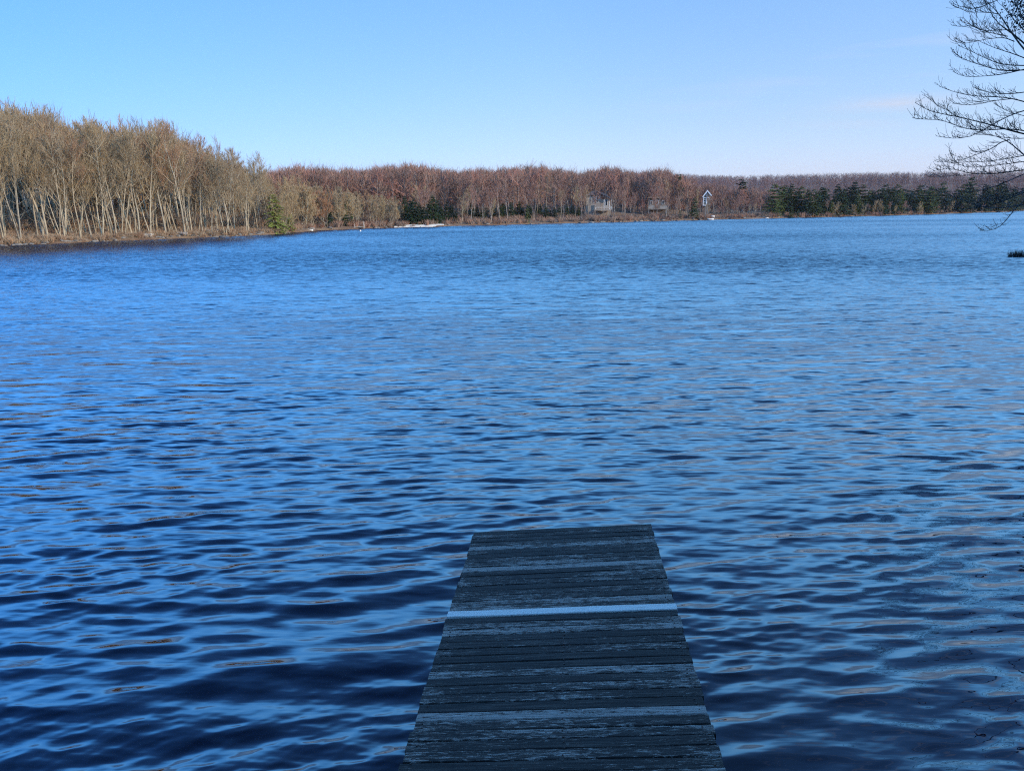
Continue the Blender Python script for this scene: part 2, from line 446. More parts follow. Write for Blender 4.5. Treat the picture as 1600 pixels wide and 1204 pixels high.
# ------------------------------------------------------------------ dock
def plank_mat():
    m, nt, b = new_mat('weathered_boards')
    tc = N(nt, 'ShaderNodeTexCoord')
    at = N(nt, 'ShaderNodeAttribute', attribute_name='board')
    cmb = N(nt, 'ShaderNodeCombineXYZ'); 
    ml = N(nt, 'ShaderNodeMath', operation='MULTIPLY', i_1=17.3); nt.links.new(at.outputs['Fac'], ml.inputs[0])
    nt.links.new(ml.outputs[0], cmb.inputs[2])
    ad = N(nt, 'ShaderNodeVectorMath', operation='ADD'); nt.links.new(tc.outputs['Object'], ad.inputs[0]); nt.links.new(cmb.outputs[0], ad.inputs[1])
    def noise(s, detail, rough=0.6, dist=0.0):
        mp = N(nt, 'ShaderNodeMapping'); mp.inputs['Scale'].default_value = s; nt.links.new(ad.outputs[0], mp.inputs[0])
        no = N(nt, 'ShaderNodeTexNoise', i_Scale=1.0, i_Detail=detail, i_Roughness=rough, i_Distortion=dist); nt.links.new(mp.outputs[0], no.inputs[0]); return no.outputs[0]
    grain = noise((3, 110, 1), 4, 0.7, 0.3)       # long fibres along each board
    flake = noise((14, 95, 1), 7, 0.78, 0.6)        # flakes of old grey stain
    patch = noise((1.3, 5, 1), 4)
    worn = noise((3.2, 9, 1), 5)
    fl = N(nt, 'ShaderNodeMath', operation='ADD'); nt.links.new(flake, fl.inputs[0])
    pm = N(nt, 'ShaderNodeMapRange', i_1=0.35, i_2=0.7, i_3=-0.10, i_4=0.08); nt.links.new(patch, pm.inputs[0]); nt.links.new(pm.outputs[0], fl.inputs[1])
    # the walked-over ends are worn paler
    sxx = N(nt, 'ShaderNodeSeparateXYZ'); nt.links.new(tc.outputs['Object'], sxx.inputs[0])
    ax = N(nt, 'ShaderNodeMath', operation='ABSOLUTE'); nt.links.new(sxx.outputs[0], ax.inputs[0])
    em = N(nt, 'ShaderNodeMapRange', i_1=0.60, i_2=0.70, i_3=0.0, i_4=0.035); nt.links.new(ax.outputs[0], em.inputs[0])
    fe = N(nt, 'ShaderNodeMath', operation='ADD'); nt.links.new(fl.outputs[0], fe.inputs[0]); nt.links.new(em.outputs[0], fe.inputs[1])
    fl2 = N(nt, 'ShaderNodeMath', operation='ADD'); nt.links.new(fe.outputs[0], fl2.inputs[0])
    bm = N(nt, 'ShaderNodeMapRange', i_1=0, i_2=1, i_3=-0.125, i_4=0.105); nt.links.new(at.outputs['Fac'], bm.inputs[0]); nt.links.new(bm.outputs[0], fl2.inputs[1])
    base = ramp(nt, [(0.30, (0.012, 0.009, 0.007)), (0.5, (0.036, 0.026, 0.019)), (0.68, (0.13, 0.095, 0.07))], grain)
    paint = ramp(nt, [(0.3, (0.22, 0.175, 0.135)), (0.65, (0.66, 0.53, 0.42))], grain)
    mask = ramp(nt, [(0.49, (0, 0, 0)), (0.55, (1, 1, 1))], fl2.outputs[0])
    mx = N(nt, 'ShaderNodeMix', data_type='RGBA')
    mk = N(nt, 'ShaderNodeMath', operation='MULTIPLY', i_1=0.85); nt.links.new(mask.outputs[0], mk.inputs[0])
    nt.links.new(mk.outputs[0], mx.inputs['Factor']); nt.links.new(base.outputs[0], mx.inputs['A']); nt.links.new(paint.outputs[0], mx.inputs['B'])
    nt.links.new(mx.outputs['Result'], b.inputs['Base Color'])
    b.inputs['Roughness'].default_value = 0.75
    b.inputs['Specular IOR Level'].default_value = 0.3
    hs = N(nt, 'ShaderNodeMath', operation='ADD'); nt.links.new(grain, hs.inputs[0]); nt.links.new(mask.outputs[0], hs.inputs[1])
    bp = N(nt, 'ShaderNodeBump', i_Strength=0.5, i_Distance=0.004); nt.links.new(hs.outputs[0], bp.inputs['Height'])
    nt.links.new(bp.outputs[0], b.inputs['Normal'])
    return m

def dock():
    W = 1.5
    d1 = ray(884, 377); d1 /= np.linalg.norm(d1)
    # direction across the boards: perpendicular to d1, seen with slope -0.036 at (880, 1000)
    n_pl = np.cross(ray(880, 1000), ray(980, 1000 - 3.6)); n_pl /= np.linalg.norm(n_pl)
    d2 = np.cross(n_pl, d1); d2 /= np.linalg.norm(d2)
    if d2[0] < 0: d2 = -d2
    nrm = np.cross(d2, d1); 
    if nrm[2] < 0: nrm = -nrm
    # far corners: scale so that the far edge is W wide
    def hit(px, py, t):                        # plane nrm.(P-CAM) = -t
        d = ray(px, py); return CAM + d * (-t / (nrm @ d))
    a = hit(741, 828, 1.0); c = hit(1018, 824, 1.0)
    t = W / abs((c - a) @ d2)
    a = hit(741, 829, t); c = hit(1018, 829 - 277 * 0.036, t)
    mid = (a + c) / 2
    print('dock far end', mid, 'z', mid[2], 'normal', nrm, 'axis', d1)
    root = empty('dock', tuple(mid), 0, 'narrow weathered wooden dock running out over the water, one white board across it', 'dock')
    Mx = Matrix.Identity(4)
    for i in range(3):
        Mx[i][0], Mx[i][1], Mx[i][2], Mx[i][3] = d2[i], d1[i], nrm[i], mid[i]
    root.matrix_world = Mx
    pm = plank_mat()
    LEN = 6.2
    # boards, local y from 0 (far end) to -LEN (shore)
    yw = []
    for py in (965, 957):
        P = hit(697 + 1, py, t); yw.append((P - mid) @ d1)
    ystripe = (hit(877, 961, t) - mid) @ d1; ynear = (hit(877, 948.5, t) - mid) @ d1
    yc = (hit(877, 953.5, t) - mid) @ d1
    print('stripe', yw, ystripe, ynear, yc)
    g = np.random.default_rng(5)
    V = []; Q = []; br = []
    def board(y0, y1, th, x0, x1, z0=0.0, sk=0.0, cup=0.0):
        # one board with slightly rounded long edges, tiny waviness along it
        n = 13
        xs = np.linspace(x0, x1, n)
        w = 0.0035
        prof = [(y0, -th), (y0, -w), (y0 + w, 0), (y1 - w, 0), (y1, -w), (y1, -th)]
        o = len(V)
        ph = g.uniform(0, 6, 3)
        for x in xs:
            yy = 0.0012 * math.sin(x * 5 + ph[0]) + sk * x
            zz = z0 + 0.0013 * math.sin(x * 3 + ph[1]) + cup * x
            for (py, pz) in prof: V.append((x, py + yy, pz + zz))
        for i in range(n - 1):
            for j in range(6):
                a0 = o + i * 6 + j; b0 = o + i * 6 + (j + 1) % 6
                Q.append((a0, b0, b0 + 6, a0 + 6))
        Q.append((o, o + 1, o + 2, o + 3)); Q.append((o + 3, o + 4, o + 5, o))
        e = o + (n - 1) * 6
        Q.append((e + 3, e + 2, e + 1, e)); Q.append((e, e + 5, e + 4, e + 3))
        br.extend([g.uniform(0, 1)] * (6 * n))
    SW = 0.080
    y = 0.0; k = 0
    ys = yc
    while y > -LEN:
        w = 0.075 + g.uniform(-0.003, 0.003); gap = g.uniform(0.003, 0.007)
        if y > ys and y - w < ys + SW / 2 + 0.012:      # last board before the white one is ripped to fit
            w = y - (ys + SW / 2 + 0.005)
            if w > 0.012: board(y - w, y, 0.032, -W / 2, W / 2)
            y = ys - SW / 2 - 0.005; continue
        sk = 0.012 * max(0, 1 - k / 5) * (-1) if k < 5 else g.normal(0, 0.0012)
        board(y - w, y, 0.032, -W / 2 + g.normal(0, .004), W / 2 + g.normal(0, .004), g.uniform(-.0015, .0015), 0 if k < 5 else sk)
        y -= w + gap; k += 1
    nm = simple('rusty_nail', (0.10, 0.06, 0.045), 0.6, 0.3, 20, 0.5)
    tb = Tubes()                                 # nail heads along the beams
    yy = -0.03
    while yy > -LEN:
        for x in (-W / 2 + 0.045, 0.02, W / 2 - 0.045):
            xx = x + g.normal(0, 0.004); y2 = yy + g.normal(0, 0.005)
            if abs(y2 - ys) < SW / 2 + 0.02: continue
            tb.add([(xx, y2, -0.004), (xx, y2, 0.0022), (xx, y2, 0.0028)], [0.0045, 0.0045, 0.0002], 6)
        yy -= 0.047
    nv, nq = tb.arrays(); nb = len(Q)
    me = mesh_np('deck', np.concatenate([np.array(V), nv]), quads=np.concatenate([np.array(Q), nq + len(V)]), mats=[pm, nm],
                 attrs={'board': br + [0.5] * len(nv)}, matidx=[0] * nb + [1] * len(nq))
    o = link('deck_boards', me, root)
    V.clear(); Q.clear(); br.clear()
    board(ys - SW / 2, ys + SW / 2, 0.036, -W / 2 - 0.004, W / 2 + 0.004, 0.006, -0.010)
    wm, nt, b = new_mat('white_paint')
    tc = N(nt, 'ShaderNodeTexCoord'); mp = N(nt, 'ShaderNodeMapping'); mp.inputs['Scale'].default_value = (7, 60, 1); nt.links.new(tc.outputs['Object'], mp.inputs[0])
    no = N(nt, 'ShaderNodeTexNoise', i_Scale=1.0, i_Detail=3.0, i_Roughness=0.6); nt.links.new(mp.outputs[0], no.inputs[0])
    r = ramp(nt, [(0.27, (0.25, 0.22, 0.18)), (0.33, (0.82, 0.70, 0.56)), (0.7, (0.95, 0.84, 0.70))], no.outputs[0])
    nt.links.new(r.outputs[0], b.inputs['Base Color']); b.inputs['Roughness'].default_value = 0.45
    link('white_board', mesh_np('white_board', V, quads=Q, mats=[wm], attrs={'board': br}), root)
    fm = simple('dark_timber', (0.045, 0.04, 0.037), 0.85, 0.4, 9)
    for s in (-1, 1):
        bx = Boxes(); x = s * (W / 2 - 0.045)
        bx.add((x - 0.019, -LEN, -0.175), (x + 0.019, -0.02, -0.034)); link('side_beam', bx.mesh('side_beam', [fm]), root)
    bx = Boxes(); bx.add((-W / 2 + 0.07, -0.06, -0.17), (W / 2 - 0.07, -0.022, -0.036)); link('end_beam', bx.mesh('end_beam', [fm]), root)
    for s in (-1, 1):
        for yy in (-0.35, -3.0, -5.4):
            tb = Tubes(); x = s * (W / 2 - 0.11)
            tb.add([(x, yy, -0.04), (x, yy, -0.8), (x, yy, -1.7)], [0.035, 0.035, 0.035], 12); link('leg', tb.mesh('leg', [fm]), root)
dock()

# ------------------------------------------------------------------ bare broadleaf trees
BARK_TAN = bark_mat('pale_bark', [(0.0, (0.24, 0.19, 0.125)), (0.4, (0.34, 0.28, 0.19)), (0.7, (0.27, 0.235, 0.175)), (1.0, (0.40, 0.335, 0.23))])
TWIG_TAN = bark_mat('tan_twigs', [(0.0, (0.28, 0.20, 0.11)), (0.3, (0.36, 0.265, 0.145)), (0.55, (0.26, 0.20, 0.125)), (0.72, (0.34, 0.18, 0.10)), (0.82, (0.25, 0.19, 0.12)), (1.0, (0.37, 0.28, 0.16))])
BARK_GREY = bark_mat('grey_bark', [(0.0, (0.20, 0.16, 0.13)), (0.5, (0.28, 0.24, 0.20)), (1.0, (0.24, 0.19, 0.15))])
TWIG_RED = bark_mat('reddish_twigs', [(0.0, (0.24, 0.145, 0.115)), (0.35, (0.31, 0.17, 0.125)), (0.55, (0.17, 0.13, 0.105)), (0.8, (0.33, 0.155, 0.115)), (1.0, (0.30, 0.225, 0.175))])

def rot_towards(d, ang, g):
    # a direction leaning `ang` away from d, at a random roll
    h = np.array([1., 0, 0]) if abs(d[2]) > 0.8 else np.array([0, 0, 1.])
    a = np.cross(d, h); a /= np.linalg.norm(a); b = np.cross(d, a)
    p = g.uniform(0, 2 * math.pi)
    v = d * math.cos(ang) + (a * math.cos(p) + b * math.sin(p)) * math.sin(ang)
    return v / np.linalg.norm(v)

def grow(p, d, L, r0, r1, n, g, wob, up):
    P = [p]; v = d.copy()
    for i in range(n - 1):
        v = v + g.normal(0, wob, 3) + np.array([0, 0, up])
        v /= np.linalg.norm(v)
        P.append(P[-1] + v * L / (n - 1))
    return np.array(P), np.linspace(r0, r1, n)

def bare_tree(seed, H, fork=0.4, spread=1.0, twig_r=0.013, n1=15, n2=7, n3=7, trunk_r=0.13, nstem=1, lean=0.03):
    g = np.random.default_rng(seed)
    T = Tubes(); C = Tubes()
    def sub(P, i0, f):
        i = min(int(f * (len(P) - 1)), len(P) - 2); t = f * (len(P) - 1) - i
        return P[i] * (1 - t) + P[i + 1] * t, (P[i + 1] - P[i]) / np.linalg.norm(P[i + 1] - P[i])
    for st in range(nstem):
        d0 = np.array([g.normal(0, lean), g.normal(0, lean), 1.0])
        if nstem > 1:
            a = st * 2 * math.pi / nstem + g.uniform(-.5, .5); d0 += 0.11 * np.array([math.cos(a), math.sin(a), 0])
        d0 /= np.linalg.norm(d0)
        h = H * g.uniform(0.86, 1.0); tr = trunk_r * g.uniform(0.75, 1.1) / (nstem ** 0.4)
        P, R = grow(np.array([g.normal(0, .12) * (nstem > 1), g.normal(0, .12) * (nstem > 1), -0.4]), d0, h * 0.92 + 0.4, tr, 0.012, 11, g, 0.045, 0.02)
        R = tr * (1 - np.linspace(0, 1, 11) ** 1.25 * 0.92); R[0] *= 1.35
        T.add(P, R, 6)
        for k in range(n1):
            f = fork + (0.99 - fork) * ((k + g.uniform(0, 1)) / n1) ** 0.85
            q, t = sub(P, 0, f)
            L1 = h * (0.36 * (1 - (f - fork) / (1.0 - fork) * 0.62)) * g.uniform(0.75, 1.2) * spread
            rr0 = max(0.02, tr * (1 - f * 0.85) * 0.55)
            P1, R1 = grow(q, rot_towards(t, rad(g.uniform(28, 58)), g), L1, rr0, 0.012, 7, g, 0.10, 0.14)
            T.add(P1, R1, 4)
            for j in range(n2):
                f2 = 0.22 + 0.78 * (j + g.uniform(0, 1)) / n2
                q2, t2 = sub(P1, 0, f2)
                L2 = L1 * 0.52 * (1.12 - 0.6 * f2) * g.uniform(0.7, 1.25)
                P2, R2 = grow(q2, rot_towards(t2, rad(g.uniform(22, 52)), g), L2, 0.020, twig_r * .7, 5, g, 0.13, 0.17)
                C.add(P2, R2, 3)
                for m in range(n3):
                    f3 = 0.15 + 0.85 * (m + g.uniform(0, 1)) / n3
                    q3, t3 = sub(P2, 0, f3)
                    P3, R3 = grow(q3, rot_towards(t3, rad(g.uniform(18, 48)), g), L2 * 0.55 * g.uniform(0.5, 1.2) + 0.15, twig_r, twig_r * 0.35, 3, g, 0.14, 0.28)
                    C.add(P3, R3, 3)
        # a few thin dead snags low on the stem
        for k in range(5):
            q, t = sub(P, 0, g.uniform(0.12, fork))
            P1, R1 = grow(q, rot_towards(t, rad(g.uniform(50, 85)), g), g.uniform(0.5, 1.7), 0.018, 0.006, 4, g, 0.15, 0.03)
            T.add(P1, R1, 3)
    return T, C

def tree_proto(seed, H, tm, cm, **k):
    T, C = bare_tree(seed, H, **k)
    return (T.mesh('trunk', [tm]), C.mesh('crown', [cm]), H)

TALL = [tree_proto(100 + i, 12, BARK_TAN, TWIG_TAN, fork=f, spread=s_, trunk_r=tr, nstem=ns, n1=16, n2=6, n3=6 if ns == 1 else 5, twig_r=0.0115) for i, (f, s_, tr, ns) in enumerate(
    [(0.30, 0.85, 0.11, 1), (0.42, 0.8, 0.10, 1), (0.26, 1.0, 0.13, 1), (0.38, 0.85, 0.11, 2), (0.25, 0.95, 0.14, 1), (0.48, 0.75, 0.085, 1), (0.36, 0.8, 0.11, 3), (0.22, 0.8, 0.10, 2), (0.34, 0.9, 0.12, 1)])]
BUSHY = [tree_proto(200 + i, 7, BARK_TAN, TWIG_TAN, fork=0.16, spread=1.0, trunk_r=0.08, nstem=2, n1=13, n2=7, n3=6, twig_r=0.017) for i in range(4)]
REDS = [tree_proto(300 + i, 12, BARK_GREY, TWIG_RED, fork=f, spread=1.05, trunk_r=0.15, nstem=ns, n1=13, n2=7, n3=6, twig_r=0.024) for i, (f, ns) in enumerate([(0.38, 1), (0.45, 1), (0.35, 2), (0.42, 1), (0.3, 1)])]

rows = {}                                      # rows of look-alike trees, counted along the shore afterwards
def ordinal(n):
    return str(n) + ('th' if 10 < n % 100 < 14 else {1: 'st', 2: 'nd', 3: 'rd'}.get(n % 10, 'th'))
def count_rows():
    for (lab, grp), L in rows.items():
        L.sort(key=lambda t: t[0])
        for i, (px, o) in enumerate(L): o['label'] = lab % ordinal(i + 1)

def place_tree(name, proto, x, y, h, label, cat='tree', group=None, rz=None, sxy=None, tm=None, cm=None, zoff=0.0, lean=0.0):
    tmsh, cmsh, H = proto
    o = empty(name, (x, y, lz(x, y) - 0.05 + zoff), random.uniform(0, 6.28) if rz is None else rz, label, cat, group)
    s_ = h / H
    q = (s_ * random.uniform(0.88, 1.15)) if sxy is None else sxy
    o.scale = (q, q, s_)
    if lean: o.rotation_euler[1] = lean
    t = link('trunk', tmsh, o); c = link('crown', cmsh, o)
    if '%s' in label:
        rows.setdefault((label, group), []).append((x / y, o))
    return o

# occupied spots, so trunks do not stand in each other
taken = []
def free_spot(x, y, r):
    for a, b_, q in taken:
        if (a - x) ** 2 + (b_ - y) ** 2 < (r + q) ** 2: return False
    taken.append((x, y, r)); return True

def shore_at(px):                              # waterline pixel for a photo column
    xs = [a for a, b in shore_px]; ys_ = [b for a, b in shore_px]
    return float(np.interp(px, xs, ys_))

def spot(px, inland):                          # a place `inland` metres behind the waterline at column px
    P = on_plane(px, shore_at(px)); d = P[:2] / np.linalg.norm(P[:2])
    Q_ = P[:2] + d * inland
    return Q_[0], Q_[1]

def top_height(px, py, x, y):                  # how tall a tree at (x, y) is if its top shows at row py
    P = at_y(px, py, y)
    return P[2] - lz(x, y) + 0.05

def skyline(px, table):
    lump = 1.2 * math.sin(px * 0.11 + 2 * math.sin(px * 0.023)) + 1.6 * math.sin(px * 0.27 + 1)
    return float(np.interp(px, [a for a, b in table], [b for a, b in table])) + lump * (px > 420)

SKY_L = [(-40, 142), (0, 152), (30, 146), (75, 152), (105, 160), (125, 177), (150, 172), (190, 170), (215, 182), (240, 173), (270, 177), (300, 190), (330, 207), (350, 219),
         (380, 228), (400, 244), (425, 256), (450, 264), (480, 274)]
def keep_house(px, inl, boxes):
    for a, b, lim in boxes:
        if a < px < b and inl < lim and random.random() > 0.75: return False
    return True

# --- woods on the left shore: (label, group) by depth and kind
lab_front = 'bare pale-barked tree at the left waterline, %s trunk counting from the left edge'
lab_mid = 'bare tree standing back inside the left shore wood, %s from the left'
n = 0
for k in range(400):
    if n >= 62: break
    px = random.uniform(-25, 445); inl = random.uniform(1.2, 6)
    x, y = spot(px, inl)
    if not keep_house(px, inl, [(66, 80, 99), (101, 112, 99)]): continue
    if not free_spot(x, y, 0.45): continue
    top = skyline(px, SKY_L) + abs(random.gauss(12, 14)) + (25 if random.random() < 0.25 else 0)
    place_tree('bare_tree', random.choice(TALL), x, y, top_height(px, top, x, y), lab_front, 'bare tree', 'bare trees along the left waterline')
    n += 1
n = 0
for k in range(400):
    if n >= 64: break
    px = random.uniform(-30, 475); inl = random.uniform(7, 34)
    x, y = spot(px, inl)
    if not keep_house(px, inl, [(62, 82, 26), (98, 114, 26)]): continue
    if not free_spot(x, y, 0.8): continue
    top = skyline(px, SKY_L) + abs(random.gauss(0, 16)) - 2
    place_tree('bare_tree', random.choice(TALL), x, y, top_height(px, top, x, y), lab_mid, 'bare tree', 'bare trees deeper in the left wood')
    n += 1
# the lone tall one standing above the wood
x, y = spot(346, 20)
place_tree('bare_tree', TALL[8], x, y, top_height(346, 194, x, y), 'slender bare tree rising well above the sloping treetops of the left wood', 'bare tree', rz=1.0, sxy=0.62)

# --- low tan thicket round the cove
SKY_C = [(440, 282), (470, 278), (500, 284), (540, 290), (580, 300), (625, 308), (650, 318)]
n = 0
for k in range(300):
    if n >= 62: break
    px = random.uniform(445, 632); inl = random.uniform(1.5, 16)
    x, y = spot(px, inl)
    if not free_spot(x, y, 0.7): continue
    top = skyline(px, SKY_C) - 3 + abs(random.gauss(0, 6)) + (16 - inl) * 0.5
    place_tree('bare_tree', random.choice(BUSHY), x, y, top_height(px, top, x, y), 'low spreading tan bare tree in the thicket by the cove, %s from the left', 'bare tree', 'tan trees round the cove')
    n += 1

# --- woods of the far middle shore
SKY_M = [(640, 268), (660, 262), (690, 268), (740, 270), (800, 262), (850, 264), (900, 270), (950, 263), (990, 270), (1040, 268), (1065, 280), (1100, 287), (1200, 292), (1270, 300), (1320, 306)]
n = 0
for k in range(900):
    if n >= 84: break
    px = random.uniform(712, 1270) if random.random() < 0.93 else random.uniform(640, 712); inl = random.uniform(1.5, 26)
    x, y = spot(px, inl)
    if not keep_house(px, inl, [(918, 954, 24), (1094, 1112, 40)]): continue
    if not free_spot(x, y, 0.9): continue
    top = skyline(px, SKY_M) + abs(random.gauss(14, 11)) + (26 - inl) * 0.7
    pr = random.choice(REDS) if random.random() < 0.75 else random.choice(TALL)
    lab = 'reddish bare tree on the far middle shore right of the beach, %s from the left' if px < 1060 else 'brown bare tree on the low shore beyond the far cottages, %s from the left'
    grp = 'bare trees of the far middle shore' if px < 1060 else 'bare trees of the far right-hand shore'
    place_tree('bare_tree', pr, x, y, top_height(px, top, x, y), lab, 'bare tree', grp)
    n += 1
x, y = spot(721, 1.5)
place_tree('bare_tree', TALL[2], x, y, top_height(721, 312, x, y), 'small pale bare tree shining in front of the dark evergreens right of the beach', 'bare tree')

# ------------------------------------------------------------------ far woods that read as one mass
def mass(name, spots, hts, label, tm, cm, seed, wide0=1.0, ntw=46):
    g = np.random.default_rng(seed)
    protos = []
    for i in range(10):
        T = Tubes()
        wide = wide0 * g.uniform(0.7, 1.35)
        P = np.array([[0, 0, -0.05], [g.normal(0, .01), g.normal(0, .01), 0.5], [g.normal(0, .02), g.normal(0, .02), 0.93]])
        T.add(P, [0.012, 0.008, 0.002], 3)
        C = Tubes()
        for k in range(ntw):
            f = g.uniform(0.12, 0.95); a = g.uniform(0, 6.28); rr = 0.19 * wide * math.sqrt(max(0.05, 1 - ((f - 0.55) / 0.5) ** 2)) * g.uniform(0.4, 1.1)
            p0 = np.array([0.06 * math.cos(a), 0.06 * math.sin(a), f * 0.88]) + g.normal(0, .02, 3)
            p1 = np.array([rr * math.cos(a), rr * math.sin(a), f + g.uniform(0.0, 0.13)])
            mid = (p0 + p1) / 2 + g.normal(0, 0.02, 3)
            C.add([p0, mid, p1], [0.0055, 0.0042, 0.001], 3)
            for q in range(2):
                C.add([mid, p1 + g.normal(0, 0.055, 3) + np.array([0, 0, .02])], [0.004, 0.001], 3)
        protos.append((T.arrays(), C.arrays()))
    VV, QQ, MI, off = [], [], [], 0
    for (x, y), h in zip(spots, hts):
        (v0, q0), (v1, q1) = protos[g.integers(10)]
        a = g.uniform(0, 6.28); c_, s_ = math.cos(a), math.sin(a); w = h * g.uniform(0.85, 1.25)
        z = lz_map[(x, y)]
        for (v, q, mi) in ((v0, q0, 0), (v1, q1, 1)):
            V = np.stack([(v[:, 0] * c_ - v[:, 1] * s_) * w + x, (v[:, 0] * s_ + v[:, 1] * c_) * w + y, v[:, 2] * h + z], 1)
            VV.append(V); QQ.append(q + off); MI.append(np.full(len(q), mi)); off += len(V)
    me = mesh_np(name, np.concatenate(VV), quads=np.concatenate(QQ), mats=[tm, cm], matidx=np.concatenate(MI))
    o = link(name, me)
    tag(o, label, 'forest', None, 'stuff')
    return o
lz_map = {}
def fill_z(S):
    A = np.array(S); Z = land_z(A[:, 0], A[:, 1])
    for (x, y), z in zip(S, Z): lz_map[(x, y)] = float(z)

def posnoise_mat(name, stops, scale=0.05):
    m, nt, b = new_mat(name)
    geo = N(nt, 'ShaderNodeNewGeometry'); no = N(nt, 'ShaderNodeTexNoise', i_Scale=scale, i_Detail=4.0, i_Roughness=0.65); nt.links.new(geo.outputs['Position'], no.inputs[0])
    r = ramp(nt, stops, no.outputs[0]); nt.links.new(r.outputs[0], b.inputs['Base Color']); b.inputs['Roughness'].default_value = 0.95
    b.inputs['Specular IOR Level'].default_value = 0.1
    return m
MASS_CROWN = posnoise_mat('mass_twigs', [(0.34, (0.15, 0.10, 0.08)), (0.44, (0.30, 0.155, 0.11)), (0.52, (0.19, 0.13, 0.10)), (0.60, (0.34, 0.16, 0.115)), (0.68, (0.25, 0.175, 0.13))], 0.06)
RIDGE_CROWN = posnoise_mat('ridge_twigs', [(0.38, (0.125, 0.072, 0.06)), (0.5, (0.20, 0.105, 0.085)), (0.62, (0.15, 0.095, 0.08))], 0.012)
MASS_LEFT = posnoise_mat('left_mass_twigs', [(0.38, (0.18, 0.135, 0.08)), (0.5, (0.28, 0.20, 0.11)), (0.62, (0.25, 0.145, 0.085))], 0.15)

# behind the left wood and cove
S, Hh = [], []
while len(S) < 170:
    px = random.uniform(-80, 470); inl = random.uniform(30, 75); x, y = spot(px, inl); S.append((x, y))
fill_z(S)
for (x, y) in S:
    px = 800 + FPX * x / (y * math.cos(PITCH) + 0.6)
    P = at_y(px, skyline(px, SKY_L) + 22 + abs(random.gauss(0, 12)), y); Hh.append(float(np.clip(P[2] - lz_map[(x, y)], 5, 17)))
mass('wood_behind_left_shore', S, Hh, 'brown leafless wood rising behind the trees of the left shore', BARK_TAN, MASS_LEFT, 3, 0.8, 90)
SKY_B = [(400, 270), (440, 266), (470, 260), (520, 264), (560, 265), (600, 262), (650, 256), (690, 264), (740, 266), (800, 262), (850, 260), (900, 268), (950, 262), (990, 268), (1040, 265), (1065, 276), (1100, 287), (1150, 293), (1280, 300)]
S, Hh = [], []
while len(S) < 1000:
    px = random.uniform(415, 1270); inl = random.uniform(24, 150); x, y = spot(px, inl)
    S.append((x, y))
fill_z(S)
for (x, y) in S:
    px = 800 + FPX * x / (y * math.cos(PITCH) + 0.6)
    P = at_y(px, skyline(px, SKY_B) + abs(random.gauss(1, 4)), y); Hh.append(float(np.clip(P[2] - lz_map[(x, y)], 4, 14)))
mass('wood_behind_far_shore', S, Hh, 'dense reddish brown leafless wood on the slope behind the far middle shore', BARK_GREY, MASS_CROWN, 4, 1.1, 74)
S = []
for k in range(5200):
    r = math.sqrt(random.uniform(330 ** 2, 1500 ** 2)); az = rad(random.uniform(6, 40)); S.append((r * math.sin(az), r * math.cos(az)))
A = np.array(S); Dk = shore_dist(A[:, 0], A[:, 1]); S = [s_ for s_, d_ in zip(S, Dk) if d_ > 25]
fill_z(S)
mass('ridge_forest', S, [random.uniform(0.85, 1.15) * (7.5 + 5.5 * min(1, max(0, (math.hypot(*q) - 400) / 500))) for q in S], 'purplish brown leafless forest covering the far ridge', RIDGE_CROWN, RIDGE_CROWN, 5, 1.5, 22)

# ------------------------------------------------------------------ evergreens
def conifer(seed, nl=22, nb=9, droop=0.1, base=0.08, shape=1.0, width=0.2, irregular=0.2, dens=8):
    g = np.random.default_rng(seed)
    T = Tubes(); C = Tubes()
    T.add([[0, 0, -0.05], [g.normal(0, .006), g.normal(0, .006), 0.5], [0, 0, 0.98]], [0.014, 0.009, 0.002], 5)
    for i in range(nl):
        f = base + (0.97 - base) * ((i + g.uniform(-.5, .5)) / (nl - 1)); f = min(max(f, base), 0.985)
        R = width * (max(0.0, 1 - f) ** shape) + 0.012
        n = max(4, int(nb * (1.0 - 0.4 * f)))
        a0 = g.uniform(0, 6.28)
        for j in range(n):
            a = a0 + j * 2 * math.pi / n + g.normal(0, 0.18)
            L = R * g.uniform(1 - irregular * 1.6, 1 + irregular)
            if g.random() < irregular * 0.35: continue
            d = np.array([math.cos(a), math.sin(a), 0])
            up = 0.35 * f - droop + g.normal(0, 0.16)
            p0 = np.array([0, 0, f]); p1 = p0 + d * L * 0.5 + np.array([0, 0, up * L * 0.5]); p2 = p0 + d * L + np.array([0, 0, (up - droop) * L])
            C.add([p0, p1, p2], [0.006, 0.014, 0.003], 3)
            m = max(3, int(dens * L / width + 2))
            for q in range(m):
                t = (q + g.uniform(0.2, 1)) / m
                b0 = p0 + (p1 - p0) * min(1, 2 * t) if t < 0.5 else p1 + (p2 - p1) * (2 * t - 1)
                sd = np.array([-d[1], d[0], 0]) * (1 if q % 2 else -1)
                v = d * g.uniform(0.3, 0.9) + sd * g.uniform(0.3, 1.0) + np.array([0, 0, g.uniform(-0.45, 0.25)])
                l2 = (0.034 + 0.034 * (1 - f)) * g.uniform(0.6, 1.3)
                C.add([b0, b0 + v * l2 * 0.5, b0 + v * l2 + np.array([0, 0, -0.006])], [0.008, 0.0135, 0.0015], 3)
    return T, C

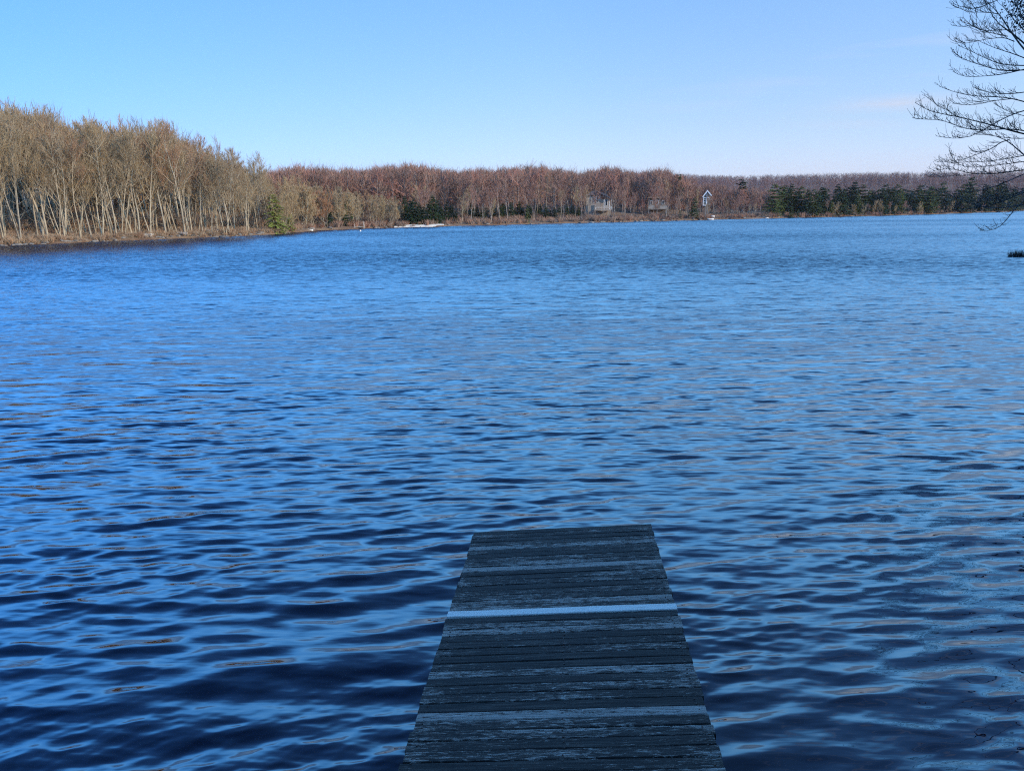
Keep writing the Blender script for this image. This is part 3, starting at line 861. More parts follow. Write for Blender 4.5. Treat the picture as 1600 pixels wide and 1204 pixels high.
def needle_mat(name, stops):
    m = bark_mat(name, stops, 0.8, 3.0)
    return m
DARKN = needle_mat('dark_needles', [(0.0, (0.014, 0.026, 0.012)), (0.6, (0.022, 0.04, 0.016)), (1.0, (0.04, 0.06, 0.02))])
OLIVEN = needle_mat('olive_needles', [(0.0, (0.035, 0.055, 0.018)), (0.5, (0.06, 0.085, 0.024)), (1.0, (0.10, 0.125, 0.035))])
BRIGHTN = needle_mat('bright_needles', [(0.0, (0.17, 0.20, 0.045)), (1.0, (0.21, 0.24, 0.055))])
CBARK = simple('evergreen_bark', (0.11, 0.08, 0.06), 0.9, 0.3, 4)
def con_proto(seed, cm, **k):
    T, C = conifer(seed, **k)
    return (T.mesh('trunk', [CBARK]), C.mesh('crown', [cm]), 1.0)
SPR = [con_proto(400 + i, DARKN, nl=24, width=0.18 + 0.02 * i, shape=0.85, droop=0.15) for i in range(3)]
PIN = [con_proto(420 + i, DARKN, nl=13, width=0.20, shape=0.5, base=0.3, irregular=0.5, droop=-0.05) for i in range(2)]
OLV = [con_proto(440 + i, OLIVEN, nl=16, width=0.19, shape=0.65, irregular=0.35, droop=0.05) for i in range(2)]
BRI = [con_proto(460, BRIGHTN, nl=24, width=0.26, shape=0.55, irregular=0.5, droop=0.18, base=0.03, nb=9, dens=10)]

def evergreen(px, top, inl, proto, label, group=None, w=1.0, lean=0.0, name='evergreen_tree'):
    x, y = spot(px, inl)
    free_spot(x, y, 0.6)
    h = top_height(px, top, x, y)
    return place_tree(name, proto, x, y, h, label, 'evergreen', group, sxy=h * w, lean=lean)
evergreen(431, 302, 1.3, BRI[0], 'bright yellow-green evergreen standing at the tip of the left shore', w=1.15, lean=-0.10)
evergreen(455, 334, 1.6, BRI[0], 'small bushy yellow-green evergreen just right of the tall bright one', w=1.3)
evergreen(516, 312, 4, SPR[0], 'slim dark evergreen among the tan thicket of the cove', w=0.8)
evergreen(541, 318, 3, OLV[0], 'olive evergreen with a dense top beside the small grey pier')
evergreen(551, 334, 2, OLV[1], 'short olive evergreen behind the small grey pier', w=1.2)
evergreen(621, 288, 34, PIN[0], 'lone dark pine poking out above the tan thicket left of the evergreens', w=1.3)
lab = 'dark evergreen in the stand right of the beach, %s from the left'
for px, top, inl in [(634, 306, 7), (642, 312, 9), (648, 309, 4), (656, 316, 8), (663, 322, 4), (671, 312, 10), (677, 304, 5), (685, 312, 9), (691, 322, 4), (699, 314, 6), (706, 318, 9), (713, 328, 5)]:
    evergreen(px, top, inl, random.choice(SPR), lab, 'dark evergreens right of the beach', w=random.uniform(1.2, 1.6))
lab = 'low dark evergreen behind bare trunks on the middle shore, %s from the left'
for px in range(726, 908, 7):
    evergreen(px + random.uniform(-3, 3), random.uniform(312, 325) + (4 if px > 830 else 0), random.uniform(14, 22), random.choice(SPR), lab, 'dark evergreens behind the bare trunks', w=random.uniform(1.4, 1.9))
evergreen(824, 325, 2, OLV[0], 'small green evergreen at the water of the far middle shore', w=1.1)
evergreen(1062, 328, 3, OLV[1], 'short green evergreen left of the bigger one beside the white-trimmed cottage', w=1.2)
evergreen(1084, 309, 2, OLV[0], 'broad green evergreen at the water just left of the white-trimmed cottage', w=1.35)
evergreen(1058, 272, 34, PIN[1], 'dark pine at the right end of the far treetops above the cottages', w=1.0)
evergreen(1157, 280, 38, PIN[1], 'lone dark pine crown above the low brown woods right of the cottage', w=1.4)
lab = 'dark evergreen of the long dark stand on the right-hand shore, %s from the left'
L_ = []
for px in (1209, 1217, 1226, 1234, 1243, 1251): L_.append((px, random.uniform(286, 294), 16))
for px in np.arange(1262, 1600, 3.9):
    bump = {1395: -5, 1421: -7, 1450: -5, 1510: -8}
    t = 297 + random.gauss(0, 6.5) + sum(v * math.exp(-((px - c) / 6) ** 2) for c, v in bump.items()) + (2 if px < 1340 else 0)
    L_.append((px, t, random.uniform(2.5, 22)))
for px, t, inl in L_:
    evergreen(px + random.uniform(-2, 2), t, inl, random.choice(SPR + [PIN[0]] + OLV), lab, 'evergreens of the right-hand shore', w=random.uniform(1.3, 1.9))
for px, t in ((1212, 312), (1236, 318), (1246, 326), (1298, 314)):
    evergreen(px, t, 2, OLV[1], 'short light green evergreen before the dark right-hand stand, %s from the left', 'light green evergreens at the right-hand shore', w=1.3)
# bare trees mixed along that shore
for px in np.arange(1290, 1590, 11):
    x, y = spot(px + random.uniform(-4, 4), random.uniform(1, 3))
    place_tree('bare_tree', random.choice(REDS + BUSHY), x, y, top_height(px, random.uniform(306, 322), x, y), 'thin bare tree before the dark evergreens on the right, %s from the left', 'bare tree', 'bare trees before the right-hand evergreens')
count_rows()

# ------------------------------------------------------------------ brush along the shores
def brush(name, n, pxr, inlr, hr, mat, label, seed, stems=26, kindcat='undergrowth'):
    g = np.random.default_rng(seed)
    protos = []
    for i in range(5):
        C = Tubes()
        for k in range(stems):
            a = g.uniform(0, 6.28); r0 = g.uniform(0, 0.25); r1 = r0 + g.uniform(0.05, 0.55); h = g.uniform(0.45, 1.0)
            p0 = np.array([r0 * math.cos(a), r0 * math.sin(a), -0.1]); p2 = np.array([r1 * math.cos(a + .4), r1 * math.sin(a + .4), h])
            C.add([p0, (p0 + p2) / 2 + g.normal(0, .06, 3), p2], [0.022, 0.02, 0.008], 3)
        protos.append(C.arrays())
    px = g.uniform(*pxr, n); inl = g.uniform(inlr[0] ** 0.5, inlr[1] ** 0.5, n) ** 2
    P = np.array([spot(a, b_) for a, b_ in zip(px, inl)]); Z = land_z(P[:, 0], P[:, 1])
    VV, QQ, off = [], [], 0
    for (x, y), z in zip(P, Z):
        if z < 0.03: continue
        v, q = protos[g.integers(5)]; h = g.uniform(*hr); w = h * g.uniform(0.9, 1.6); a = g.uniform(0, 6.28); c_, s_ = math.cos(a), math.sin(a)
        VV.append(np.stack([(v[:, 0] * c_ - v[:, 1] * s_) * w + x, (v[:, 0] * s_ + v[:, 1] * c_) * w + y, v[:, 2] * h + z], 1)); QQ.append(q + off); off += len(v)
    tag(link(name, mesh_np(name, np.concatenate(VV), quads=np.concatenate(QQ), mats=[mat])), label, kindcat, None, 'stuff')
BR1 = posnoise_mat('rusty_brush', [(0.3, (0.22, 0.155, 0.10)), (0.42, (0.31, 0.19, 0.11)), (0.52, (0.29, 0.22, 0.145)), (0.64, (0.22, 0.12, 0.075)), (0.72, (0.22, 0.20, 0.10))], 0.5)
BR2 = posnoise_mat('brown_brush', [(0.3, (0.18, 0.12, 0.09)), (0.42, (0.32, 0.17, 0.11)), (0.52, (0.22, 0.16, 0.12)), (0.7, (0.26, 0.15, 0.10))], 0.2)
brush('undergrowth', 1500, (-40, 470), (0.2, 14), (0.2, 0.75), BR1, 'tangled tan and rusty brush along the left waterline', 21)
brush('undergrowth', 1000, (-40, 470), (12, 60), (0.5, 1.8), BR1, 'brown brush and saplings on the floor of the left wood', 25)
brush('undergrowth', 900, (450, 1290), (0.6, 20), (0.4, 1.25), BR2, 'reddish brown brush between the trees of the far middle shore', 22)
brush('undergrowth', 260, (1200, 1610), (0.3, 8), (0.4, 1.5), BR2, 'brown brush along the foot of the right-hand evergreens', 23)

# ------------------------------------------------------------------ rocks at the waterline
ROCKM = simple('shore_rock', (0.17, 0.15, 0.125), 0.9, 0.35, 2.5)
def rock_mesh(seed):
    g = np.random.default_rng(seed)
    import bmesh
    bm = bmesh.new(); bmesh.ops.create_icosphere(bm, subdivisions=2, radius=1)
    ax = g.normal(0, 1, (6, 3)); ax /= np.linalg.norm(ax, axis=1, keepdims=True); cut = g.uniform(0.55, 0.9, 6)
    for v in bm.verts:
        p = np.array(v.co)
        for a_, c_ in zip(ax, cut):
            d = p @ a_
            if d > c_: p = p - a_ * (d - c_) * 0.9
        p = p * (1 + 0.05 * math.sin(7 * p[0] + 3 * p[1] + seed)); v.co = p * np.array([1, 0.8, 0.55])
    me = bpy.data.meshes.new('rock'); bm.to_mesh(me); bm.free(); me.materials.append(ROCKM)
    return me
RK = [rock_mesh(i) for i in range(6)]
rk = []
pxs = sorted([random.uniform(-5, 470) for _ in range(70)] + [random.uniform(470, 1100) for _ in range(40)] + [random.uniform(1120, 1330) for _ in range(12)])
for px in pxs:
    if 612 < px < 690: continue
    x, y = spot(px, random.uniform(-0.35, 0.7))
    o = link('shore_rock', random.choice(RK)); sz = random.uniform(0.13, 0.34) * (1 + 0.5 * (px > 470)); o.scale = (sz * random.uniform(1, 1.8), sz, sz * random.uniform(0.8, 1.1)); o.rotation_euler = (0, 0, random.uniform(0, 6.28))
    o.location = (x, y, max(0.0, lz(x, y)) + 0.02)
    tag(o, 'grey-brown rock lying at the waterline, %s from the left' % ordinal(len(rk) + 1), 'rock', 'rocks along the waterline'); rk.append(o)

# ------------------------------------------------------------------ beach
def beach():
    V = []; Q = []
    n = 26
    for i in range(n):
        px = 616 + (694 - 616) * i / (n - 1); w = 3.0 * math.sin(math.pi * (i + 0.6) / n) ** 0.6
        for j in range(5):
            x, y = spot(px, -0.9 + (w + 0.9) * j / 4); V.append((x, y, max(lz(x, y), -0.15) + 0.03 + 0.02 * j))
    for i in range(n - 1):
        for j in range(4): a = i * 5 + j; Q.append((a, a + 5, a + 6, a + 1))
    m = simple('pale_sand', (0.62, 0.56, 0.47), 0.95, 0.12, 1.0)
    tag(link('beach', mesh_np('beach', V, quads=Q, mats=[m], smooth=True)), kind='structure')
beach()

# ------------------------------------------------------------------ cottages
WHITE = simple('white_trim', (0.60, 0.57, 0.52), 0.6, 0.06, 2)
TANW = simple('tan_siding', (0.25, 0.20, 0.14), 0.8, 0.2, 1.5)
GREYW = simple('grey_siding', (0.28, 0.235, 0.19), 0.8, 0.2, 1.5)
BROWNW = simple('brown_siding', (0.20, 0.14, 0.10), 0.8, 0.2, 1.5)
SLATE = simple('slate_roof', (0.075, 0.075, 0.085), 0.8, 0.3, 3)
GREYDECK = simple('grey_deck_wood', (0.33, 0.29, 0.24), 0.8, 0.2, 3)
GLASS, gnt, gb = new_mat('window_glass'); gb.inputs['Base Color'].default_value = (0.02, 0.025, 0.03, 1); gb.inputs['Roughness'].default_value = 0.08

class House:
    def __init__(s, px, inl, ybase, name, label, cat):
        x, y = spot(px, inl); s.px = px
        s.D = float(np.dot(np.array([x, y, 0]) - CAM, _f)); s.m = s.D / FPX
        s.y0 = at_y(px, 300, y)[2] + (300) * s.m           # z of photo row 0 on this plane (rows are nearly level)
        s.root = empty(name, (x, y, lz(x, y)), -math.atan2(x, y), label, cat)
        s.gz = lz(x, y)
    def X(s, px): return (px - s.px) * s.m
    def Z(s, py): return s.y0 - py * s.m - s.gz
    def box(s, name, mat, x0, x1, yt, yb, d0, d1, parent=None, lab=None):
        b = Boxes(); b.add((s.X(x0), d0, s.Z(yb)), (s.X(x1), d1, s.Z(yt)))
        o = link(name, b.mesh(name, [mat]), parent or s.root)
        if lab: o['label'] = lab
        return o
    def window(s, x0, x1, yt, yb, d, fm=WHITE):
        f = s.box('window', fm, x0, x1, yt, yb, d - 0.06, d - 0.004)
        t = 0.18 * (x1 - x0); 
        s.box('pane', GLASS, x0 + t, x1 - t, yt + t, yb - t, d - 0.066, d - 0.061, f)
        return f
    def prism(s, name, mat, pts, d0, d1):       # outline in photo columns/rows, given depth
        P = [(s.X(a), s.Z(b)) for a, b in pts]; n = len(P)
        V = [(x, d0, z) for x, z in P] + [(x, d1, z) for x, z in P]
        import bmesh
        bm = bmesh.new(); vs = [bm.verts.new(v) for v in V]
        bm.faces.new(vs[:n]); bm.faces.new(vs[n:][::-1])
        for i in range(n): bm.faces.new((vs[i], vs[n + i], vs[n + (i + 1) % n], vs[(i + 1) % n]))
        bmesh.ops.recalc_face_normals(bm, faces=bm.faces)
        me = bpy.data.meshes.new(name); bm.to_mesh(me); bm.free(); me.materials.append(mat)
        return link(name, me, s.root)

h = House(82, 27, 345, 'stilt_house', 'tan flat-roofed house with a stilted deck, half hidden in the left wood', 'house')
h.box('wall', TANW, 50, 84, 297, 322, 0, 5)
h.box('tower_wall', TANW, 66, 80.5, 279, 296.8, 0.3, 4)
h.box('roof', GREYDECK, 65, 81.5, 277.6, 279.2, 0.0, 4.3)
h.box('wing_wall', GREYW, 85, 98, 299.5, 318, 0.2, 4)
h.prism('roof', SLATE, [(82, 299), (86, 291), (94, 281), (104, 297), (99, 299)], 0.6, 4.4)
h.box('roof', GREYDECK, 84.5, 98.5, 298.2, 299.6, -0.1, 0.5)
h.window(70, 73.5, 282, 291, 0.3); h.window(74.5, 78, 282, 291, 0.3); h.window(91, 95, 302, 308, 0.2); h.window(53, 58, 301, 311, 0)
h.box('fascia', WHITE, 61, 78, 294.2, 295.2, -0.14, -0.02); h.box('fascia', WHITE, 67, 78, 298.9, 299.8, -0.12, -0.004)
dk = h.box('deck', GREYDECK, 97, 112.5, 316, 317.2, -1.2, 3)
h.box('railing', GREYDECK, 97.2, 112.3, 308, 315.6, -1.18, -1.12, dk)
for px in (98, 105, 111.8): h.box('post', BROWNW, px - 0.4, px + 0.4, 317.4, 350, -1.1, -1.0)
h = House(935, 23, 340, 'grey_cottage', 'pale grey cottage with white windows and raised porch on the far shore', 'house')
h.box('wall', GREYW, 915, 938, 305, 342, 0, 6); h.box('wall', GREYW, 938.2, 954, 311, 342, 0.4, 6)
h.prism('roof', SLATE, [(912.5, 305.4), (924, 299), (933, 298), (939, 304.4)], -0.5, 6.4)
h.prism('roof', SLATE, [(932, 299.5), (936, 298.8), (957, 310), (955.5, 311.5)], -0.9, 6.2)
h.window(921.8, 924, 305.5, 316, 0, WHITE); h.window(926.5, 929.2, 309, 316.5, 0); h.window(931.2, 934.2, 306.5, 316.5, 0); h.window(945, 949, 312, 321, 0.4)
dk = h.box('porch', GREYDECK, 929, 955, 326.6, 328, -1.6, -0.02); h.box('railing', WHITE, 929, 955, 323, 323.7, -1.6, -1.5, dk)
for px in (930, 943.4, 951.6, 954.4): h.box('post', WHITE, px - 0.5, px + 0.5, 311 if px > 940 else 323.8, 326.4, -1.58, -1.46)
for px in (930, 943, 954): h.box('post', BROWNW, px - 0.5, px + 0.5, 328.2, 348, -1.58, -1.46)
h = House(1027, 21, 340, 'brown_cottage', 'brown cottage with two pale deck rails right of the grey cottage', 'house')
h.box('wall', BROWNW, 1012, 1041, 309, 342, 0, 6)
h.prism('roof', BROWNW, [(1009.5, 309.3), (1026, 301), (1043, 309.3)], -0.6, 6.5)
h.window(1015, 1018.5, 313, 319, 0); h.window(1024, 1028, 312, 319, 0); h.window(1033, 1037, 313, 319, 0)
dk = h.box('deck', GREYDECK, 1013, 1041, 325.4, 326.4, -1.5, -0.02)
h.box('railing', GREYDECK, 1013, 1022, 320, 324.8, -1.48, -1.42, dk); h.box('railing', GREYDECK, 1030, 1040.5, 321, 324.8, -1.48, -1.42, dk)
for px in (1013.6, 1027, 1040.2): h.box('post', GREYDECK, px - 0.4, px + 0.4, 326.6, 347, -1.46, -1.36)
h = House(1103, 11, 340, 'gabled_cottage', 'narrow cottage with bright white gable trim standing tall behind the white boats', 'house')
BRIGHTW = simple('bright_white_trim', (0.85, 0.83, 0.78), 0.5, 0.05, 2)
h.box('wall', TANW, 1097.6, 1108.4, 307, 320.6, 0, 4); h.box('lower_wall', BROWNW, 1098.2, 1107.8, 320.8, 343, 0.3, 4)
h.prism('gable', BROWNW, [(1097.6, 306.9), (1103.4, 298.6), (1108.4, 305.5), (1108.4, 306.9)], 0.02, 4)
h.prism('roof', BROWNW, [(1096.0, 306.5), (1103.4, 296.9), (1110.2, 304.6), (1109.4, 305.6), (1103.4, 298.7), (1096.8, 307.4)], -0.3, 4.3)
h.prism('gable_trim', BRIGHTW, [(1096.0, 307.0), (1103.4, 297.0), (1110.2, 305.0), (1109.4, 306.4), (1103.4, 299.4), (1097.2, 308.2)], -0.42, -0.31)
h.box('fascia', BRIGHTW, 1097.4, 1107.5, 308, 309.1, -0.1, -0.01); h.box('mullion', BRIGHTW, 1102.2, 1103.2, 301.4, 318, -0.11, -0.012)
h.window(1098.2, 1101.6, 311.6, 315, 0); h.box('corner_board', BRIGHTW, 1097.2, 1098.1, 309.3, 320.5, -0.06, -0.008)
h.box('balcony', BRIGHTW, 1097.4, 1102.6, 319.6, 320.6, -0.8, -0.02)
for px in (1101.6, 1104.4): h.box('post', GREYDECK, px - 0.35, px + 0.35, 320.8, 344, -0.78, -0.66)

# ------------------------------------------------------------------ boats, pier and small things at the water
def hull(name, L, Wd, Hh_, mat, loc, rz, label, cat, flip=False, inner=None):
    root = empty(name, loc, rz, label, cat)
    V = []; n = 15; Q = []
    for i in range(n):
        t = i / (n - 1) * 2 - 1
        w = Wd / 2 * (1 - abs(t) ** 2.6) ** 0.6 + 0.01; k = Hh_ * (1 + 0.25 * t * t); kz = 0.0 + 0.35 * Hh_ * max(0, abs(t) - 0.6)
        prof = [(-w, k), (-w * 0.92, k * 0.45 + kz), (-w * 0.5, kz + 0.02), (0, kz), (w * 0.5, kz + 0.02), (w * 0.92, k * 0.45 + kz), (w, k), (w * 0.9, k), (w * 0.82, k * 0.5 + kz), (0, kz + 0.06), (-w * 0.82, k * 0.5 + kz), (-w * 0.9, k)]
        for (a, b) in prof: V.append((t * L / 2, a, (Hh_ * 1.2 - b) if flip else b))
    m_ = 12
    for i in range(n - 1):
        for j in range(m_): Q.append((i * m_ + j, (i + 1) * m_ + j, (i + 1) * m_ + (j + 1) % m_, i * m_ + (j + 1) % m_))
    link('hull', mesh_np('hull', V, quads=Q, mats=[mat], smooth=True), root)
    if not flip:
        for t in (-0.4, 0.25):
            b = Boxes(); b.add((t * L / 2 - 0.1, -Wd * 0.4, Hh_ * 0.72), (t * L / 2 + 0.1, Wd * 0.4, Hh_ * 0.8)); link('seat', b.mesh('seat', [GREYDECK]), root)
    return root
x, y = spot(1110, -1.5); hull('rowing_boat', 1.7, 0.8, 0.42, WHITE, (x, y, -0.06), rad(4), 'white rowing boat floating before the white-trimmed cottage', 'boat')
x, y = spot(1113.5, 2.2); hull('rowing_boat', 0.95, 0.6, 0.35, WHITE, (x, y, lz(x, y) + 0.35), rad(10), 'small white upturned boat on the bank above the floating one', 'boat', flip=True)
b = Boxes()
for dx in (-0.3, 0.3): b.add((dx - 0.05, -0.3, -0.3), (dx + 0.05, 0.3, 0.36))
rk_ = empty('boat_rack', (x, y, lz(x, y)), rad(10), 'low timber rack under the small upturned white boat', 'boat rack')
link('stand', b.mesh('stand', [BROWNW]), rk_)
x, y = spot(1198, -0.6); hull('rowing_boat', 0.9, 0.5, 0.3, WHITE, (x, y, -0.03), rad(4), 'tiny white boat at the low brown shore right of the cottage', 'boat')
x, y = spot(485, -1.2); hull('rowing_boat', 0.75, 0.4, 0.22, WHITE, (x, y, -0.03), rad(12), 'tiny white boat off the tip of the left shore', 'boat')
x, y = spot(285, 1.0); hull('rowing_boat', 1.6, 0.6, 0.32, GREYDECK, (x, y, lz(x, y)), rad(-15), 'grey boat lying upturned on the bank of the left shore', 'boat', flip=True)
# small pier
x, y = spot(562, -0.4); pr = empty('small_pier', (x, y, 0), rad(8), 'small grey pier with posts at the mouth of the cove left of the beach', 'pier')
b = Boxes(); b.add((-0.9, -1.3, 0.24), (0.9, 0.9, 0.32)); link('deck', b.mesh('deck', [GREYDECK]), pr)
for dx, dy, hh in ((-0.8, -1.2, 0.9), (0.75, -1.2, 1.3), (-0.8, 0.7, 0.8), (0.75, 0.7, 1.1)):
    t = Tubes(); t.add([(dx, dy, -0.5), (dx, dy, hh * 0.5), (dx, dy, hh)], [0.05, 0.05, 0.045], 8); link('post', t.mesh('post', [GREYDECK]), pr)
x, y = spot(553, -0.3); bx = Boxes(); bx.add((-0.35, -0.3, -0.05), (0.35, 0.3, 0.3)); o = link('float_box', bx.mesh('float_box', [WHITE])); o.location = (x, y, 0); bevel(o, 0.05)
tag(o, 'white float lying beside the left end of the small grey pier', 'float')
# buoy
P = on_plane(563, 361.5)
t = Tubes(); t.add([(0, 0, -0.1), (0, 0, -0.02), (0, 0, 0.1), (0, 0, 0.2), (0, 0, 0.24)], [0.06, 0.13, 0.14, 0.09, 0.01], 14)
o = link('mooring_buoy', t.mesh('buoy', [WHITE])); o.location = (P[0], P[1], 0); tag(o, 'white mooring buoy floating in front of the small grey pier', 'buoy')
# pale stone block and log bench on the left bank
x, y = spot(233, 0.9); bx = Boxes(); bx.add((-0.5, -0.25, -0.2), (0.5, 0.25, 0.32)); o = link('stone_block', bx.mesh('block', [simple('pale_stone', (0.52, 0.47, 0.38), 0.9, 0.15, 3)])); o.location = (x, y, lz(x, y)); bevel(o, 0.04)
tag(o, 'pale rectangular stone block on the bank under the left wood', 'stone block')
x, y = spot(334, 3.5); br_ = empty('log_bench', (x, y, lz(x, y)), rad(4), 'pale plank bench in the brush of the left shore', 'bench')
b = Boxes(); b.add((-0.7, -0.15, 0.42), (0.7, 0.15, 0.48)); link('seat', b.mesh('seat', [GREYDECK]), br_)
for dx in (-0.5, 0.5):
    b = Boxes(); b.add((dx - 0.05, -0.12, -0.1), (dx + 0.05, 0.12, 0.416)); link('leg', b.mesh('leg', [GREYDECK]), br_)
x, y = spot(478, 0.5)
bx = Boxes()
for i in range(7): bx.add((-1.2 + i * 0.34, -0.18 + 0.03 * (i % 2), -0.2), (-1.2 + i * 0.34 + 0.325, 0.2, 0.26 + 0.05 * ((i * 7) % 3)))
o = link('stone_wall', bx.mesh('wall', [ROCKM])); o.location = (x, y, 0.1); o.rotation_euler[2] = rad(20); bevel(o, 0.03)
tag(o, 'low grey stone wall at the water right of the small yellow-green evergreen', 'stone wall')

# ------------------------------------------------------------------ sedge tuft at the right edge
def tuft():
    P = on_plane(1590, 401)
    g = np.random.default_rng(31); C = Tubes()
    for k in range(420):
        a = g.uniform(0, 6.28); r0 = 0.55 * math.sqrt(g.random()); h = g.uniform(0.12, 0.62) * (1.2 - 0.8 * r0)
        p0 = np.array([1.25 * r0 * math.cos(a), r0 * 0.7 * math.sin(a), -0.05]); v = np.array([math.cos(a), math.sin(a), 0]) * g.uniform(0, 0.22)
        C.add([p0, p0 + v * 0.4 + [0, 0, h * 0.6], p0 + v + [0, 0, h]], [0.012, 0.009, 0.003], 3)
    root = empty('sedge_tuft', (P[0], P[1], 0), 0, 'dark tuft of dead sedge standing in the water at the right edge', 'sedge tuft')
    root.scale = (0.75, 0.75, 0.75)
    link('blades', C.mesh('blades', [simple('dead_sedge', (0.07, 0.055, 0.05), 0.9, 0.3, 5)]), root)
    import bmesh
    bm = bmesh.new(); bmesh.ops.create_icosphere(bm, subdivisions=3, radius=1)
    for v in bm.verts: v.co = (v.co.x * 0.72, v.co.y * 0.5, v.co.z * 0.05 + 0.012 * math.sin(9 * v.co.x + 5 * v.co.y))
    me = bpy.data.meshes.new('root_clump'); bm.to_mesh(me); bm.free(); me.materials.append(simple('peat', (0.04, 0.032, 0.03), 0.95, 0.3, 6)); link('root_clump', me, root)
tuft()

# ------------------------------------------------------------------ the near overhanging tree at the right
def near_tree():
    A = lambda L: [(1420 + x / 8.6, y / 8.6) for x, y in L]
    B = lambda L: [(1420 + x / 8.6, 130 + y / 8.6) for x, y in L]
    Cc = lambda L: [(1420 + x / 6.689, 240 + y / 6.689) for x, y in L]
    limbs = [  # (trace from the thick end to the tip, thickness in photo px at the thick end)
        (A([(1548, 670), (1400, 480), (1330, 390), (1290, 300), (1230, 200), (1180, 110), (1080, 50), (1010, -10), (900, -60)]), 3.6),
        (A([(1548, 590), (1440, 470), (1340, 400), (1220, 380), (1160, 290), (1100, 200), (1060, 80), (1000, -20)]), 3.2),
        (A([(1340, 400), (1180, 410), (1040, 415), (940, 400), (880, 360), (780, 350), (680, 360), (575, 340)]), 1.7),
        (A([(1200, 190), (1100, 172), (940, 165), (830, 170), (720, 130), (590, 70)]), 1.6),
        (A([(1330, 490), (1200, 465), (1040, 425), (900, 370), (820, 330), (740, 300), (690, 270)]), 1.8),
        (A([(1420, 560), (1300, 510), (1200, 510), (1050, 525), (900, 560), (720, 590), (600, 550)]), 2.0),
        (A([(1548, 780), (1440, 730), (1300, 690), (1180, 660), (1080, 620), (960, 560)]), 2.2),
        (A([(1548, 880), (1400, 880), (1240, 880), (1160, 840), (1040, 790), (900, 720), (820, 680), (660, 610)]), 2.4),
        (A([(1548, 940), (1400, 950), (1240, 950), (1140, 940), (1040, 890), (900, 860), (800, 820), (700, 790), (610, 710)]), 2.6),
        (A([(1548, 930), (1400, 970), (1190, 1020), (1040, 1015), (840, 1040), (740, 1050), (680, 1030), (590, 960)]), 2.2),
        (A([(1200, 0), (1060, 60), (940, 110), (800, 120), (720, 90)]), 1.8),
        (A([(1548, 300), (1480, 180), (1440, 60), (1420, -30)]), 2.4), (A([(1548, 420), (1500, 330), (1390, 250), (1330, 200), (1250, 60)]), 2.0),
        (B([(1548, 250), (1380, 200), (1330, 180), (1200, 180), (980, 185), (840, 170), (690, 150), (560, 100), (450, 75), (405, 40)]), 2.6),
        (B([(1548, 120), (1400, 150), (1220, 150), (1100, 120), (950, 110), (850, 50)]), 2.2),
        (B([(1380, 210), (1150, 235), (1000, 270), (860, 295), (700, 290), (590, 265)]), 1.9),
        (B([(1548, 685), (1460, 670), (1350, 625), (1240, 605), (1080, 550), (900, 510), (770, 480), (600, 435), (440, 410), (270, 390), (160, 330), (85, 260)]), 3.4),
        (B([(770, 480), (600, 430), (500, 350), (420, 330), (340, 260), (240, 185)]), 1.5),
        (B([(1548, 640), (1400, 610), (1180, 620), (1040, 640), (880, 630), (720, 610), (600, 560), (500, 500), (330, 470), (210, 510), (50, 465)]), 2.4),
        (B([(1548, 365), (1430, 400), (1350, 430), (1230, 500), (1100, 560), (980, 660), (870, 710), (750, 740), (620, 760), (540, 740), (370, 710)]), 2.6),
        (B([(1548, 440), (1460, 420), (1290, 370), (1220, 330), (1140, 270)]), 1.5),
        (B([(1548, 970), (1450, 880), (1370, 810), (1330, 750), (1260, 720), (1100, 680), (900, 690)]), 3.0),
        (B([(1350, 760), (1240, 790), (1130, 870), (1020, 920), (900, 960), (760, 1020), (620, 1040), (500, 1060), (380, 1060)]), 2.3),
        (B([(1548, 970), (1300, 1020), (1100, 1050), (930, 1060), (780, 1050), (620, 1080), (540, 1075)]), 2.0),
        (B([(1548, 1050), (1380, 1080), (1200, 1100), (1040, 1115), (800, 1140), (680, 1130), (590, 1050), (540, 900)]), 2.0),
        (B([(1548, 740), (1400, 760), (1250, 720), (1100, 700), (960, 690), (860, 640), (780, 560)]), 1.8),
        (Cc([(1204, 170), (1050, 190), (940, 210), (750, 215), (640, 215), (560, 190), (490, 155), (400, 155), (260, 180)]), 2.9),
        (Cc([(1190, 215), (1100, 260), (1000, 310), (900, 340), (800, 380), (700, 405), (540, 410)]), 2.6),
        (Cc([(1204, 380), (1100, 430), (1000, 465), (860, 480), (720, 465)]), 2.2),
        (Cc([(1204, 400), (1080, 460), (1000, 490), (920, 520), (830, 545), (740, 560), (620, 580), (480, 600), (320, 625)]), 2.8),
        (Cc([(1204, 530), (1080, 550), (1020, 570), (900, 575), (800, 570), (700, 550), (620, 500), (540, 470), (400, 430), (290, 380), (180, 345)]), 3.0),
        (Cc([(1204, 480), (1160, 530), (1100, 570), (1060, 650), (1000, 720), (950, 775), (880, 805), (740, 805)]), 2.4),
        (Cc([(640, 220), (500, 235), (350, 240), (200, 240)]), 1.3),
        (Cc([(1204, 365), (1080, 380), (960, 410), (860, 440)]), 1.9),
    ]
    g = np.random.default_rng(17)
    D0 = 13.0; px_m = D0 / FPX
    TX, base_py = 1830, 0
    mat = bark_mat('shaded_bark', [(0.0, (0.13, 0.105, 0.09)), (1.0, (0.16, 0.13, 0.11))], 0.85, 5)
    P0 = at_y(TX, 300, D0); bx_, by_ = P0[0], P0[1]; gz_ = lz(bx_, by_)
    root = empty('overhanging_tree', (bx_, by_, gz_), 0, 'near bare tree reaching in from the right edge with fine dark drooping branches', 'bare tree')
    org = np.array([bx_, by_, gz_])
    T = Tubes()
    tz = np.linspace(-0.4, 13.5, 14)
    TP = np.stack([0.05 * np.sin(tz * 0.5), 0.06 * np.cos(tz * 0.4), tz], 1); T.add(TP, np.interp(tz, [-0.4, 0, 1, 13.5], [0.32, 0.27, 0.21, 0.04]), 16)
